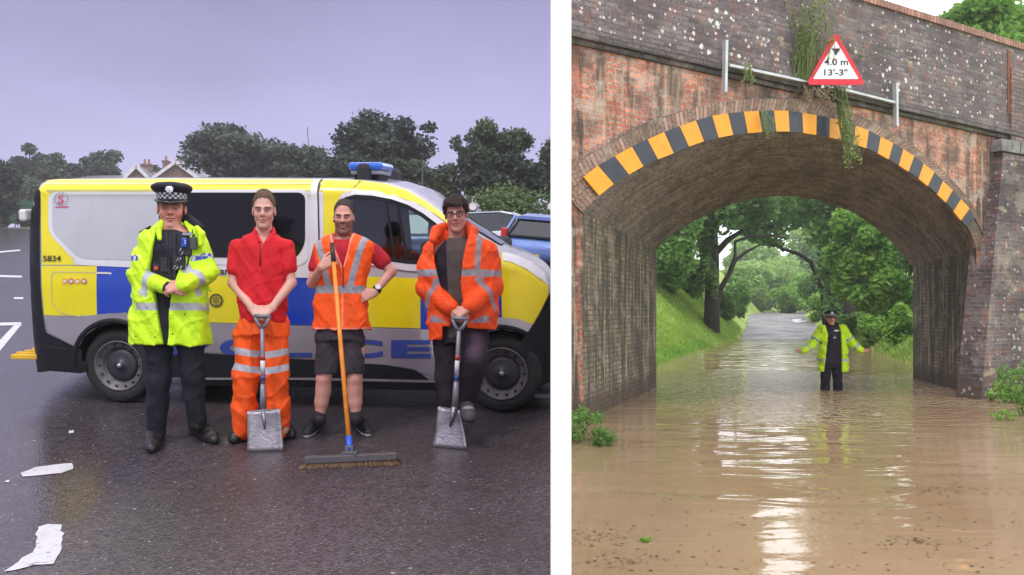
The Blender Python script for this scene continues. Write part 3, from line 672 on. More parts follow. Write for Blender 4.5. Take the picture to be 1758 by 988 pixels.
# leaning dark limbs arching over the lane
# grass and weeds on the banks (uncountable)
def bank_cover(name, region, n, size, lm, hgt, seed):
    rng = np.random.default_rng(seed); X = []; 
    while len(X) < n:
        y = rng.uniform(*region['y']); 
        if region['side'] == 'L': x = Lx(y)-abs(rng.triangular(0, .3, region['w']))+rng.uniform(-.1, .15)
        else: x = Rx(y)+abs(rng.triangular(0, .5, region['w']))+rng.uniform(-.25, .1)
        X.append((x, y, gz(x, y)))
    c = np.array(X); a = rng.normal(size=(n,3))*.45; a[:,2] = 1; a /= np.linalg.norm(a, axis=1)[:,None]
    b = rng.normal(size=(n,3)); b[:,2] *= .2; b /= np.linalg.norm(b, axis=1)[:,None]
    h = hgt*rng.uniform(.4, 1.3, n)[:,None]; w = size*rng.uniform(.5, 1.2, n)[:,None]
    V = np.stack([c-b*w*.3-[0,0,.03], c+a*h*.5-b*w*.5, c+a*h, c+a*h*.5+b*w*.5], 1).reshape(-1,3)
    tag(mesh(name, V, np.arange(4*n).reshape(n,4), lm), kind='stuff')
bank_cover('bank_grass', dict(y=(18.5,62), side='L', w=6.5), 60000, .05, leafmat('grass_blades', (.30,.45,.07), (.58,.76,.20), (.22,.36,.06), .45), .15, 3)
bank_cover('bank_weeds', dict(y=(20,60), side='R', w=6), 52000, .15, leafmat('weed_leaves', (.26,.42,.07), (.54,.72,.20), (.18,.32,.06), .45), .34, 4)
bank_cover('shore_weeds', dict(y=(19,40), side='L', w=.8), 6000, .10, L_BRT, .22, 8)
# foreground weeds
def weed(name, label, base, rad, n, size, lm, group=None):
    r = empty(name, tuple(base)); tag(r, label, 'plant', group); C = []; Q = []; st = MB()
    for k in range(14):
        q = (RG.uniform(-1,1)*rad[0], RG.uniform(-1,1)*rad[1], RG.uniform(.15,1)*rad[2]); C.append(q); Q.append([rad[0]*.33, rad[1]*.33, rad[2]*.25])
        st.tube([(q[0]*.2, q[1]*.2, -.1), (q[0]*.6, q[1]*.6, q[2]*.6), q], [.006, .005, .003], 5)
    V, F = leaves(C, Q, n, size, RG, .2); V[:,2] = np.abs(V[:,2])
    mesh('foliage', V, F, lm, r); st.build('stem', mat('green_stem', (.14,.2,.05), .7), r)
    return r
g0 = GW(1005, 760)
weed('shrub', 'leafy green shrub growing out of the water at the foot of the left pier', (g0.x, g0.y, 0), (.26,.3,.36), 900, .032, L_MID)
weed('water_plant', 'small sprig standing in the flood water beside the left shrub', tuple(GW(1047, 765)), (.05,.05,.1), 60, .018, L_BRT)
weed('weed', 'green weed clump at the foot of the sloping wing wall', tuple(GW(1728, 692)), (.26,.2,.32), 700, .035, L_BRT)
weed('weed', 'brown and green weed clump at the far right edge beside the wing wall', tuple(GW(1764, 712)), (.35,.3,.75), 900, .04, L_MID)
weed('weed', 'low sprig of weed in the water near the right pier', tuple(GW(1702, 688)), (.12,.12,.12), 160, .025, L_MID)
weed('weed', 'thin weed half drowned below the right weed clump', tuple(GW(1722, 722)), (.16,.12,.15), 150, .022, L_BRT)
# weeds rooted in the parapet behind the sign
def stems(name, label, root_px, n, hpx, wpx, off, m1, lean=0., droop=False, seed=1, tuft=.0):
    rng = np.random.default_rng(seed); o_ = onface(*root_px, off)[2]; r = empty(name, tuple(o_)); tag(r, label, 'plant')
    st = MB(); sc_ = o_.y/FPX; tips = []
    for k in range(n):
        x0_ = rng.normal()*wpx*.35*sc_; H = hpx*sc_*rng.uniform(.35, 1); dx = (rng.normal()*.6*wpx+lean)*sc_*(H/(hpx*sc_)); fy = -abs(rng.normal())*.12-.02
        sg = -1 if droop else 1
        pts = [(x0_, 0, 0), (x0_+dx*.25, fy*.5, sg*H*.35), (x0_+dx*.6, fy, sg*H*.7), (x0_+dx, fy*1.3, sg*H)]
        st.tube([Vector(p) for p in pts], [.007, .006, .005, .0025], 4, cap=False); tips.append(pts[-1]); tips.append(pts[-2])
    st.build('stem', m1, r)
    if tuft:
        V, F = leaves(tips, [[.05,.04,.09]]*len(tips), n*12, tuft, rng, .1); mesh('foliage', V, F, m1 if droop else leafmat('weed_green', (.15,.24,.05), (.3,.4,.12)), r)
    return r
M_DRY = leafmat('dry_stems', (.30,.24,.13), (.45,.40,.24), (.25,.2,.12), .2); M_GST = leafmat('green_stems', (.20,.30,.08), (.38,.48,.18), (.16,.24,.06), .3)
stems('tall_weed', 'tall green weed stems growing from the brickwork left of the triangular sign', (1384,150), 46, 165, 42, .14, M_GST, seed=2, tuft=.03)
stems('tall_weed', 'dry brown weed stalks rising above the tall green weed beside the sign', (1398,150), 30, 185, 60, .17, M_DRY, seed=3, tuft=.012)
stems('hanging_weed', 'long green and grey weed hanging down over the warning band below the sign', (1441,150), 40, 140, 13, .22, M_GST, droop=True, lean=17, seed=4, tuft=.028)
stems('hanging_roots', 'tangle of dry roots hanging below the weeds left of the sign', (1396,140), 40, 52, 50, .18, M_DRY, droop=True, seed=5, tuft=.015)
stems('ivy_sprig', 'thin ivy sprig dangling over the band above the centre of the arch', (1311,190), 7, 52, 9, .12, M_GST, droop=True, lean=6, seed=6, tuft=.022)
stems('ivy_sprig', 'small green sprig drooping over the left steel rail', (1287,108), 8, 45, 12, .2, M_GST, droop=True, seed=7, tuft=.022)
stems('wall_tuft', 'lone dry stalk leaning out to the right of the sign', (1472,105), 8, 20, 45, .1, M_DRY, lean=30, seed=8, tuft=.02)
for i, (x, y) in enumerate([(1024,24+24), (994,50), (1072,76), (1198,137), (1011,88), (1645,70), (1345,172), (1682,235)]):
    pass
# floating debris
rng = np.random.default_rng(21); V = []; F = []
clusters = [(1032,925,60,14), (1060,960,80,10), (1620,605+235,90,10), (1500,790,70,12), (1150,760,60,20), (1660,845,90,8), (1560,930,60,8)]
for k in range(800):
    if rng.random() < .45:
        c = clusters[rng.integers(len(clusters))]; px, py = c[0]+rng.normal()*c[2]*.6, c[1]+rng.normal()*c[3]*.6
    else: px, py = rng.uniform(985, 1758), 700+288*rng.random()**.8
    if py < 700: continue
    p = GW(px, py); s = rng.uniform(.006, .022); a = rng.uniform(0, 6.28); e = rng.uniform(.25, .7)
    d = Vector((math.cos(a), math.sin(a), 0)); q = Vector((-d.y, d.x, 0))*e; z = Vector((0,0,.004+rng.uniform(0,.004)))
    n = len(V); V += [tuple(p+z-d*s), tuple(p+z-q*s), tuple(p+z+d*s), tuple(p+z+q*s)]; F.append([n,n+1,n+2,n+3])
tag(mesh('floating_debris', V, F, leafmat('debris', (.11,.06,.03), (.22,.14,.07), (.09,.05,.025), .0)), kind='stuff')
tag(mesh('drowned_leaf', *(lambda VF: (VF[0]+np.array(tuple(GW(1108,930)))+[0,0,.012], VF[1]))(leaves([[0,0,0]], [[.06,.05,.003]], 22, .022, rng, .1)), L_BRT), 'small bright green leaf clump floating in the muddy foreground', 'leaf')
# ================================================================== LEFT BACKGROUND
RB = np.random.default_rng(31)
L_FAR = leafmat('dusk_far_leaves', (.05,.065,.05), (.12,.14,.11), (.045,.055,.045), .25)
L_DSK = leafmat('dusk_dark_leaves', (.022,.032,.022), (.060,.078,.048), (.018,.025,.02), .2)
L_DS2 = leafmat('dusk_olive_leaves', (.055,.075,.032), (.13,.16,.07), (.04,.055,.028), .3)
L_HED = leafmat('hedge_leaves', (.08,.13,.05), (.20,.28,.10), (.055,.09,.035), .35)
T = 'trees beyond the car park'
def tl(label, pxc, pyt, pyb, Y, hw, lm, n, size, **kw):
    kw.setdefault('rng', RB); kw.setdefault('group', T)
    return tr('tree', label, pxc, pyt, pyb, Y, hw, lm, n, size, **kw)
tl('big dark round topped tree behind the blue light bar of the van', 655, 192, 335, 56, 84, L_DSK, 15000, .17, trunk=.5, nc=40, clump=.36, extra=[((3.0,0,7.0),(.55,.55,.35))])
tl('wide grey green tree behind the middle of the van', 395, 222, 330, 66, 68, L_FAR, 11000, .2, trunk=.4, nc=34)
tl('low sloping tree between the two big trees behind the van', 500, 250, 345, 66, 68, L_FAR, 10000, .2, trunk=.3, nc=30)
tl('low dark tree touching the left side of the big round topped tree', 560, 262, 350, 60, 40, L_DSK, 5000, .18, trunk=.3)
tl('olive tree with gaps in its crown at the right edge of the car park sky', 862, 205, 345, 48, 58, L_DS2, 8500, .15, trunk=.35, limbs=9, nc=24, clump=.33)
tl('thin bare topped tree left of the olive tree', 805, 200, 330, 52, 36, L_FAR, 1500, .14, trunk=.2, limbs=14, nc=18, clump=.3)
tl('dark ivy covered trunk tree under the olive crown', 838, 262, 355, 46, 40, L_DSK, 5000, .14, trunk=.35)
tl('dark tree cut by the white wall at the right of the car park', 948, 245, 350, 50, 34, L_DS2, 5000, .15, trunk=.3)
tl('low grey bushy tree between the round topped tree and the olive tree', 745, 278, 370, 52, 62, L_DS2, 8000, .16, trunk=.2)
tl('bushy grey tree filling the skyline behind the roof of the van', 450, 248, 340, 74, 90, L_DSK, 11000, .22, trunk=.2, nc=40)
tl('dark undergrowth tree below the big round topped tree', 640, 262, 345, 50, 90, L_DSK, 9000, .17, trunk=.2, nc=34)
tl('dark thicket between the thin tree and the white wall', 880, 268, 350, 44, 75, L_DSK, 9000, .14, trunk=.2, nc=34)
tl('far grey tree with sky showing through at the left', 66, 246, 330, 96, 44, L_FAR, 5200, .24, trunk=.4, nc=18, clump=.34)
tl('far grey tree just left of the house roofs', 175, 262, 325, 92, 34, L_FAR, 5000, .24, trunk=.3)
tl('far grey tree behind the rear corner of the van', 110, 275, 350, 90, 48, L_FAR, 7000, .24, trunk=.3)
tl('near dark tree cut by the left edge of the photo', -4, 262, 385, 74, 32, L_DSK, 8000, .2, trunk=.4)
tl('small far tree behind the chimneys', 262, 285, 330, 98, 20, L_FAR, 2000, .24, trunk=.2)
tl('grey bush row behind the hedge left of the van', 45, 305, 385, 84, 55, L_FAR, 8000, .22, trunk=.2)
# hedges
def hedge(label, px0, px1, pyt, Y, dep, n, size, lm, wav=.25):
    X0, X1 = (px0-CX)/FPX*Y, (px1-CX)/FPX*Y; z0 = gz((X0+X1)/2, Y); H = EYE-(pyt-HY)/FPX*Y-z0
    r = empty('hedge', ((X0+X1)/2, Y, z0)); tag(r, label, 'hedge'); W2 = (X1-X0)/2; C = []; Q = []
    for k in range(int((X1-X0)*3.2)):
        C.append([RB.uniform(-W2, W2), RB.uniform(-dep/2, dep/2), RB.uniform(.15, .8)*H]); q = RB.uniform(.2, .32)*H; Q.append([q*1.3, q, q])
    V, F = leaves(C, Q, n, size, RB, .4); mesh('foliage', V, F, lm, r)
    st = MB()
    for k in range(int((X1-X0)*1.2)): x = RB.uniform(-W2, W2); st.tube([(x,0,-.1), (x+.1,0,H*.4), (x-.1,0,H*.8)], [.05,.04,.02], 6)
    st.build('stem', M_BARK, r)
hedge('long green clipped hedge behind the parked cars', 735, 985, 318, 31, 1.4, 16000, .075, L_HED)
hedge('low dark hedge at the far left edge of the car park', -90, 62, 371, 76, 1.5, 8000, .14, L_HED)
# green netting fence beyond the low hedge
fb_ = MB(); X0, X1 = (-80-CX)/FPX*79, (75-CX)/FPX*79; zf_ = gz(X0, 79); fb_.box(((X0+X1)/2, 79, zf_+1.5), (X1-X0, .08, 2.2)); 
fr = empty('green_fence', ((X0+X1)/2, 79, zf_)); tag(fr, 'dark green boarded fence above the low hedge at the far left', 'fence')
m_ = MB(); m_.V = []; m_.box((0,0,1.55), (X1-X0, .08, 2.1)); m_.build('fence_panel', mat('fence_green', (.02,.085,.05), .8), fr)
for k in range(6):
    m_ = MB(); m_.box((-(X1-X0)/2+k*(X1-X0)/5, -.08, 1.4), (.12,.12,2.8)); m_.build('fence_post', mat('fence_green'), fr)
# pinkish parked vehicle roof behind the fence -> a reddish shed
m_ = MB(); 
sh = empty('stand_in_shed', tuple(P(30, 360, 82))); tag(sh, 'faded red roofed shed in place of a vehicle roof behind the green fence', 'stand_in_shed')
m_.box((0,0,-.2), (1.6,1.6,1.6)); m_.build('wall', mat('shed_wall', (.4,.25,.25), .8), sh)
m_ = MB(); m_.add([(-1,-1,.6),(1,-1,.6),(1,1,.6),(-1,1,.6),(-.9,0,1.1),(.9,0,1.1)], [[0,1,5,4],[2,3,4,5],[0,4,3],[1,2,5],[0,3,2,1]]); m_.build('roof', mat('shed_roof', (.5,.16,.17), .7), sh)
# houses: red brick gables with chimneys
M_HB = brick('house_brick', (.20,.09,.08), (.16,.08,.075), (.2,.17,.16), darkamt=.3); M_HR = mat('slate_roof', (.16,.15,.18), .6, var=.2, vs=4); M_HT = mat('pale_barge_board', (.6,.56,.62), .6)
def house(label, pxc, pyt, Y, hw, rise, wallh, stacks, length=7.):
    X = (pxc-CX)/FPX*Y; zr = EYE-(pyt-HY)/FPX*Y; w = hw/FPX*Y; z0 = gz(X, Y); r = empty('house', (X, Y, z0)); tag(r, label, 'house', 'gabled houses beyond the car park'); zt_ = zr-z0; ze = zt_-rise
    m = MB(); m.add([(-w,0,-.3),(w,0,-.3),(w,0,ze),(0,0,zt_-.08),(-w,0,ze),(-w,length,-.3),(w,length,-.3),(w,length,ze),(0,length,zt_-.08),(-w,length,ze)], [[0,1,2,3,4],[9,8,7,6,5],[1,6,7,2],[5,0,4,9]], [(a,b) for a,b in ((-w,0),(w,0),(w,ze),(0,zt_),(-w,ze))]*2); m.build('wall', M_HB, r)
    m = MB(); e = .35; k = rise/w
    for s in (-1, 1):
        m.add([(0,-.25,zt_), (s*(w+e),-.25,ze-e*k), (s*(w+e),length,ze-e*k), (0,length,zt_), (0,-.25,zt_+.14), (s*(w+e),-.25,ze-e*k+.14), (s*(w+e),length,ze-e*k+.14), (0,length,zt_+.14)], [[0,1,2,3],[4,5,6,7],[0,1,5,4],[1,2,6,5],[2,3,7,6]])
    rf = m.build('roof', M_HR, r)
    m = MB()
    for s in (-1, 1): m.bar((0,-.3,zt_+.04), (s*(w+e),-.3,ze-e*k+.04), .3, .06, up=(0,1,0))
    m.build('barge_board', M_HT, r)
    m = MB(); m.box((0,-.02,ze*.62), (1.1,.06,1.2)); wn = m.build('window', mat('dark_house_glass', (.02,.02,.03), .15), r)
    m = MB(); m.box((0,-.05,ze*.62+.64), (1.3,.1,.1)); m.box((0,-.05,ze*.62-.64), (1.3,.1,.1)); m.build('frame', M_HT, wn)
    for (cx_, top, wd) in stacks:
        xx = (cx_-pxc)/FPX*Y; zz = EYE-(top-HY)/FPX*Y-z0; m = MB(); m.box((xx, length*.35, (ze+zz)/2-.2), (wd,.6,zz-ze-.4+.3)); m.box((xx, length*.35, zz-.25), (wd+.14,.74,.16))
        st_ = m.build('chimney', M_HB, r)
        m = MB(); np_ = 2 if wd > .8 else 1
        for q in range(np_): m.lathe([(.001,0),(.13,0),(.11,.42),(.13,.5),(.001,.5)], 10, o=(xx+(q-.5*(np_-1))*.42, length*.35, zz-.2))
        m.build('chimney_pot', mat('terracotta_pot', (.3,.14,.1), .8), st_)
house('red brick gable end house with a double chimney left of the officer cap', 236, 287, 84, 24, 1.35, 3, [(234, 272, .95)])
house('house with a wide pale edged gable and tall chimney behind the officer cap', 303, 280, 84, 40, 1.6, 3, [(268, 266, .5), (290, 272, .95)])
m_ = MB(); lr = empty('low_roof_building', tuple(P(170, 330, 88))); tag(lr, 'long low slate roofed building behind the van rear roof line', 'building')
z_ = EYE-(298-HY)/FPX*88-lr.location.z; w_ = 45/FPX*88
m_.box((0,2,z_/2-2.4), (w_*2,4,z_+3.2)); m_.build('wall', M_HB, lr); m_ = MB()
m_.add([(-w_-.3,-.3,z_-.9),(w_+.3,-.3,z_-.9),(w_+.3,2,z_+.1),(-w_-.3,2,z_+.1),(-w_-.3,4.3,z_-.9),(w_+.3,4.3,z_-.9)], [[0,1,2,3],[3,2,5,4],[0,3,4],[1,5,2]]); m_.build('roof', M_HR, lr)
# mast, lamp post, round signs
def post(name, label, cat, px, pyt, Y, rad, m, top=None, lean=0.):
    X = (px-CX)/FPX*Y; z0 = gz(X, Y); H = EYE-(pyt-HY)/FPX*Y-z0; r = empty(name, (X, Y, z0)); tag(r, label, cat)
    b = MB(); b.tube([(0,0,-.2), (lean*.5,0,H*.5), (lean,0,H)], [rad, rad*.85, rad*.6], 8); b.build('pole', m, r, True)
    return r, H
M_DKM = mat('dark_post_metal', (.04,.04,.045), .5, .4)
lp, H = post('lamp_post', 'dark slim lamp post standing in front of the grey bushy tree', 'lamp post', 725, 270, 40, .05, M_DKM)
b = MB(); b.box((.0,-.25,H+.03), (.16,.55,.09)); b.build('lamp_head', M_DKM, lp, bevel=.02)
post('mast', 'thin leaning mast in the sky between two trees', 'mast', 541, 218, 100, .07, M_DKM, lean=-.9)
for px, lab in ((812, 'round pale sign on a post beside the glasses wearer head'), (947, 'round pale sign half hidden by the white wall')):
    r, H = post('round_sign', lab, 'sign', px, 352, 27, .03, M_DKM)
    b = MB(); M3 = Matrix.Rotation(R(90), 3, 'X'); b.lathe([(.001,.03),(.12,.03),(.12,.0),(.001,.0)], 24, M3, (0,-.02,H-.05)); s_ = b.build('sign_face', mat('pale_sign', (.75,.66,.72), .4), r)
    b = MB(); b.lathe([(.112,.036),(.13,.036),(.13,-.005),(.112,-.005)], 24, M3, (0,-.02,H-.05)); b.build('border', mat('sign_rim', (.5,.36,.42), .4), r)
# ================================================================== PARKED CARS
M_TYRE = mat('tyre_rubber', (.018,.018,.02), .75, var=.2, bump=.2, bs=80); M_GLS = mat('dark_glass', (.015,.018,.022), .06, spec=.8, var=.05); M_BLKP = mat('black_plastic', (.012,.013,.018), .62, var=.2, bump=.1, bs=300, spec=.25)
M_ALLOY = mat('alloy', (.45,.45,.47), .35, .7)
def car(label, loc, rot, paint, L=4.1, Wd=1.74, H=1.46, cat='car'):
    r = empty('parked_car', loc, rot); tag(r, label, cat, 'cars parked behind the van')
    # x forward
    us = np.array([0,.03,.09,.18,.30,.45,.58,.70,.80,.90,.96,1.])*L-L/2
    belt = np.array([.62,.80,.90,.93,.93,.92,.91,.89,.86,.80,.70,.55]); bot = np.array([.42,.3,.26,.2,.18,.18,.18,.18,.2,.22,.28,.42]); hw = np.array([.74,.82,.86,.88,.89,.89,.89,.885,.87,.84,.76,.62])*Wd/1.78
    V = []; F = []
    prof = [(-1,0),(-1.0,.35),(-.985,.7),(-.93,1.),(-.6,1.02),(0,1.03)]; prof = prof+[(-a,b) for a,b in prof[::-1][1:]]
    for i, u in enumerate(us):
        for a, t in prof: V.append((u, a*hw[i], bot[i]+(belt[i]-bot[i])*t))
    n = len(prof)
    for i in range(len(us)-1):
        for k in range(n): F.append([i*n+k, i*n+(k+1)%n, (i+1)*n+(k+1)%n, (i+1)*n+k])
    F.append(list(range(n))[::-1]); F.append([(len(us)-1)*n+k for k in range(n)])
    b = mesh('body', V, F, paint, r, True); b.modifiers.new('s', 'SUBSURF').render_levels = 1
    def gh(name, xs, m, sc=1., dz=0.):
        V = []; F = []
        for (u, zb, zt2, w0, w1) in xs:
            V += [(u, -w0*sc, zb), (u, -w1*sc, zt2-.05), (u, -w1*.8*sc, zt2+dz), (u, w1*.8*sc, zt2+dz), (u, w1*sc, zt2-.05), (u, w0*sc, zb)]
        for i in range(len(xs)-1):
            for k in range(6): F.append([i*6+k, i*6+(k+1)%6, (i+1)*6+(k+1)%6, (i+1)*6+k])
        F.append([0,1,2,3,4,5]); F.append([(len(xs)-1)*6+k for k in range(6)][::-1]); return mesh(name, V, F, m, r, False)
    q = Wd/1.78
    gh('glasshouse', [(-L*.47,.86,.88,.7*q,.66*q), (-L*.36,.88,H-.12,.78*q,.62*q), (-L*.27,.88,H-.03,.8*q,.64*q), (0,.88,H-.01,.82*q,.66*q), (L*.12,.88,H-.06,.81*q,.64*q), (L*.30,.86,.9,.74*q,.68*q)], M_GLS)
    gh('roof', [(-L*.385,H-.17,H-.10,.64*q,.635*q), (-L*.27,H-.07,H-.005,.66*q,.66*q), (0,H-.05,H+.015,.68*q,.68*q), (L*.12,H-.1,H-.035,.66*q,.66*q)], paint)
    for s in (-1, 1):
        b = MB()
        for (x0_, z0_, x1_, z1_) in ((-L*.47,.88,-L*.37,H-.1), (L*.30,.9,L*.12,H-.06)): b.bar((x0_, s*.70*q, z0_), (x1_, s*.645*q, z1_), .05, .05, up=(0,1,0))
        b.bar((-.15, s*.82*q, .88), (-.12, s*.67*q, H-.04), .07, .04, up=(1,0,0)); b.build('pillar', paint, r)
        b = MB(); b.box((-L*.475, s*.70*q, .86), (.10,.16,.30)); b.build('tail_light', mat('tail_red', (.6,.02,.02), .2), r, bevel=.04)
        b = MB(); b.box((L*.455, s*.60*q, .68), (.18,.3,.14)); b.build('headlight', mat('lamp_clear', (.6,.62,.65), .1), r, bevel=.04)
        b = MB(); b.box((L*.20, s*.93*q, .98), (.12,.18,.12)); b.build('mirror', paint, r, bevel=.03)
        for x in (-L*.32, L*.33):
            M3 = Matrix.Rotation(R(90), 3, 'X'); b = MB(); b.lathe([(.19,-.1),(.29,-.1),(.315,-.06),(.315,.06),(.29,.1),(.19,.1)], 28, M3, (x, s*.8*q, .31)); w = b.build('wheel', M_TYRE, r, True)
            b = MB(); b.lathe([(.001,-.09),(.06,-.1),(.17,-.085),(.195,-.1),(.195,.1),(.17,.085),(.06,.1),(.001,.09)], 20, M3, (x, s*.8*q, .31)); b.build('rim', M_ALLOY, w)
    b = MB(); b.box((-L/2+.02, 0, .44), (.03,.52,.11)); b.build('number_plate', mat('plate_yellow', (.7,.5,.05), .4), r)
    return r
def carpaint(name, c): return mat(name, c, .28, .25, var=.04, coat=.8, grime=0)
def carat(label, px, Y, yaw, paint, **kw):
    X = (px-CX)/FPX*Y; return car(label, (X, Y, zl(Y)), (math.atan(SLOPE), 0, R(yaw)), paint, **kw)
carat('blue hatchback with red tail light parked behind the front of the van', 957, 20.5, 66, carpaint('metallic_blue', (.15,.25,.58)), L=3.8, Wd=1.66, H=1.42)
carat('white saloon car seen behind the shoulder of the man in glasses', 812, 23.5, 150, carpaint('silver_white', (.55,.56,.62)))
carat('dark blue car seen through the cab windows of the van', 668, 22, 175, carpaint('slate_blue', (.10,.14,.28)))
# ================================================================== THE POLICE VAN
wr_, wf_ = G(203, 694), G(860, 711)
ax = (wf_-wr_).normalized()
UPN = Vector((0, -SLOPE, 1)).normalized(); UPN = (UPN-ax*UPN.dot(ax)).normalized()
ay = UPN.cross(ax).normalized()
MV = Matrix((ax, ay, UPN)).transposed().to_4x4(); MV.translation = wr_
MVi = MV.inverted()
VAN = empty('police_van'); VAN.matrix_world = MV; tag(VAN, 'yellow, blue and silver police van parked side on with POLICE lettering', 'van')
eye = MVi @ Vector((0,0,EYE))
def onvan(px, py, yo=0.):
    p = MVi @ P(px, py, 7.); d = p-eye; t = (yo-eye.y)/d.y; q = eye+d*t; return (q.x, q.z)
def zat(px, py): return onvan(px, py)[1]
def xat(px, py): return onvan(px, py)[0]
top_px = [(40,345),(50,320),(62,310),(80,307),(120,306),(300,305),(480,306),(560,306),(620,308),(660,313),(700,325),(735,346),(765,368),(800,391),(835,412),(866,431),(890,437),(915,449),(935,466),(944,484),(948,520),(949,600)]
top_uv = [onvan(*p, .12 if 60 < p[0] < 930 else .06) for p in top_px]; UX = [p[0] for p in top_uv]; UZ = [p[1] for p in top_uv]
UREAR = UX[0]; UFRONT = UX[-1]
def ztop(u): return float(np.interp(u, UX, UZ))
WV = 1.86
def sweep(u, y): t = min(1, max(0, (u-xat(670,330))/1.0)); k = max(0, (y/1.86-.25)/.75); return .42*t*k*k
def yside(u, z):
    y = 0.
    if z > 1.0: y += .055*((z-1.0)/.9)+.05*max(0, (z-1.0)/.9)**2
    if z < .55: y += .02*((.55-z)/.3)
    y += .22*max(0, (u-(UFRONT-.42))/.42)**2.6
    y += .10*max(0, (UREAR+.18-u)/.18)**2
    zt_ = ztop(u); r = .13
    if z > zt_-r: k = min(1, (z-(zt_-r))/r); y += .16*(1-math.sqrt(max(0, 1-k*k)))
    return y
us = np.unique(np.concatenate([np.linspace(UREAR, UREAR+.4, 24), np.linspace(UREAR+.4, UFRONT-.5, 90), np.linspace(UFRONT-.5, UFRONT, 40)]))
zbot = float(zat(560, 655)); zb_r = zat(90, 636)
def onvs(px, py):
    y = .02
    for _ in range(5): u, z = onvan(px, py, y); y = yside(u, z)
    return u, z
def zbo(u): return float(np.interp(u, [UREAR, xat(130,640), xat(150,640), 2.6, UFRONT-.4, UFRONT], [zat(40,628), zat(140,640), zbot, zbot, zat(905,655), zat(944,650)]))
V = []; F = []; NP = 0
for u in us:
    zt_ = ztop(u); z0_ = zbo(u); half = []
    for z in np.concatenate([np.linspace(z0_, zt_-.13, 26), zt_-.13+.13*np.sin(np.linspace(.08, 1.45, 10))]): half.append((yside(u, z), z))
    for f in (.25, .5, 1.): half.append((.30+(WV/2-.30)*f, zt_+.03*f*(1 if u < xat(700,325) else .3)))
    sec = half+[(WV-a, b) for a, b in half[::-1][1:]]; NP = len(sec)
    for a, b in sec: V.append((u-sweep(u, a), a, b))
for i in range(len(us)-1):
    for k in range(NP): F.append([i*NP+k, (i+1)*NP+k, (i+1)*NP+(k+1)%NP, i*NP+(k+1)%NP])
F.append(list(range(NP))); F.append([(len(us)-1)*NP+k for k in range(NP)][::-1])
def vanpaint(name, c, rough=.25, metal=0.):
    s = Mt(name); v = s.co('Object'); cc = s.mix(s.noise(v, 3, 5), tuple(x*.93 for x in c), c); cc = s.mix(s.noise(s.co('Object', (1,1,.6)), 5, 6, lo=.55, hi=.8, b=.18), cc, (.10,.085,.08))
    s.set(color=cc, rough=rough, metal=metal); s.b.inputs['Coat Weight'].default_value = .6; s.b.inputs['Coat Roughness'].default_value = .08; return s.m
M_VSIL = vanpaint('silver_white_paint', (.46,.45,.50)); M_VYEL = vanpaint('livery_yellow', (.86,.72,.01)); M_VBLU = vanpaint('livery_blue', (.008,.05,.50)); M_VGRY = vanpaint('panel_silver', (.50,.50,.57), .35); M_VWHT = vanpaint('white_trim', (.72,.70,.76)); M_VLOW = vanpaint('grey_lower_panel', (.30,.27,.33), .5)
body = mesh('body', V, F, M_VSIL, VAN, True)
bm = bmesh.new(); bm.from_mesh(body.data); bmesh.ops.recalc_face_normals(bm, faces=bm.faces); bm.to_mesh(body.data); bm.free()
# cut wheel arches and the cab glasshouse
wrx, wfx = xat(200, 637), xat(860, 648)
RW = .320
def cutter(pts2d, y0, y1):
    n = len(pts2d); V = [(x, y0, z) for x, z in pts2d]+[(x, y1, z) for x, z in pts2d]
    F = [list(range(n))[::-1], list(range(n, 2*n))]+[[i, (i+1)%n, (i+1)%n+n, i+n] for i in range(n)]
    o = mesh('cut', V, F, None, VAN); b = bmesh.new(); b.from_mesh(o.data); bmesh.ops.recalc_face_normals(b, faces=b.faces); b.to_mesh(o.data); b.free(); return o
arch_cut = []
for cx_ in (wrx, wfx):
    c = [(cx_+.362*math.cos(a), RW+.012+.362*math.sin(a)) for a in np.linspace(0, 2*math.pi, 41)[:-1]]
    arch_cut += [cutter(c, -.3, .36), cutter(c, WV-.36, WV+.3)]
cab_px = [(584,350),(592,337),(610,333),(640,335),(672,341),(702,351),(728,366),(752,384),(772,401),(790,419),(800,440),(798,462),(700,456),(650,448),(590,440)]
cab = [onvan(x, y, .06) for x, y in cab_px]
arch_cut.append(cutter(cab, -.3, WV+.3))
for i, c in enumerate(arch_cut):
    m = body.modifiers.new('c%d' % i, 'BOOLEAN'); m.object = c; m.operation = 'DIFFERENCE'; m.solver = 'EXACT'
dg = bpy.context.evaluated_depsgraph_get(); nm = bpy.data.meshes.new_from_object(body.evaluated_get(dg)); body.modifiers.clear(); body.data = nm
for c in arch_cut: bpy.data.objects.remove(c)
nm.materials.clear(); nm.materials.append(M_VSIL); nm.materials.append(M_BLKP)
for p in nm.polygons:
    c = p.center; p.material_index = 0
    inner = .12 < c.y < WV-.12
    if inner and abs(c.x-wrx) < .43 and c.z < .83: p.material_index = 1
    if inner and abs(c.x-wfx) < .43 and c.z < .83: p.material_index = 1
    if inner and xat(575,400) < c.x < xat(810,440) and zat(600,470) < c.z < ztop(c.x)-.07: p.material_index = 1
    if c.z < .33 and inner: p.material_index = 1
    p.use_smooth = not inner or p.material_index == 0
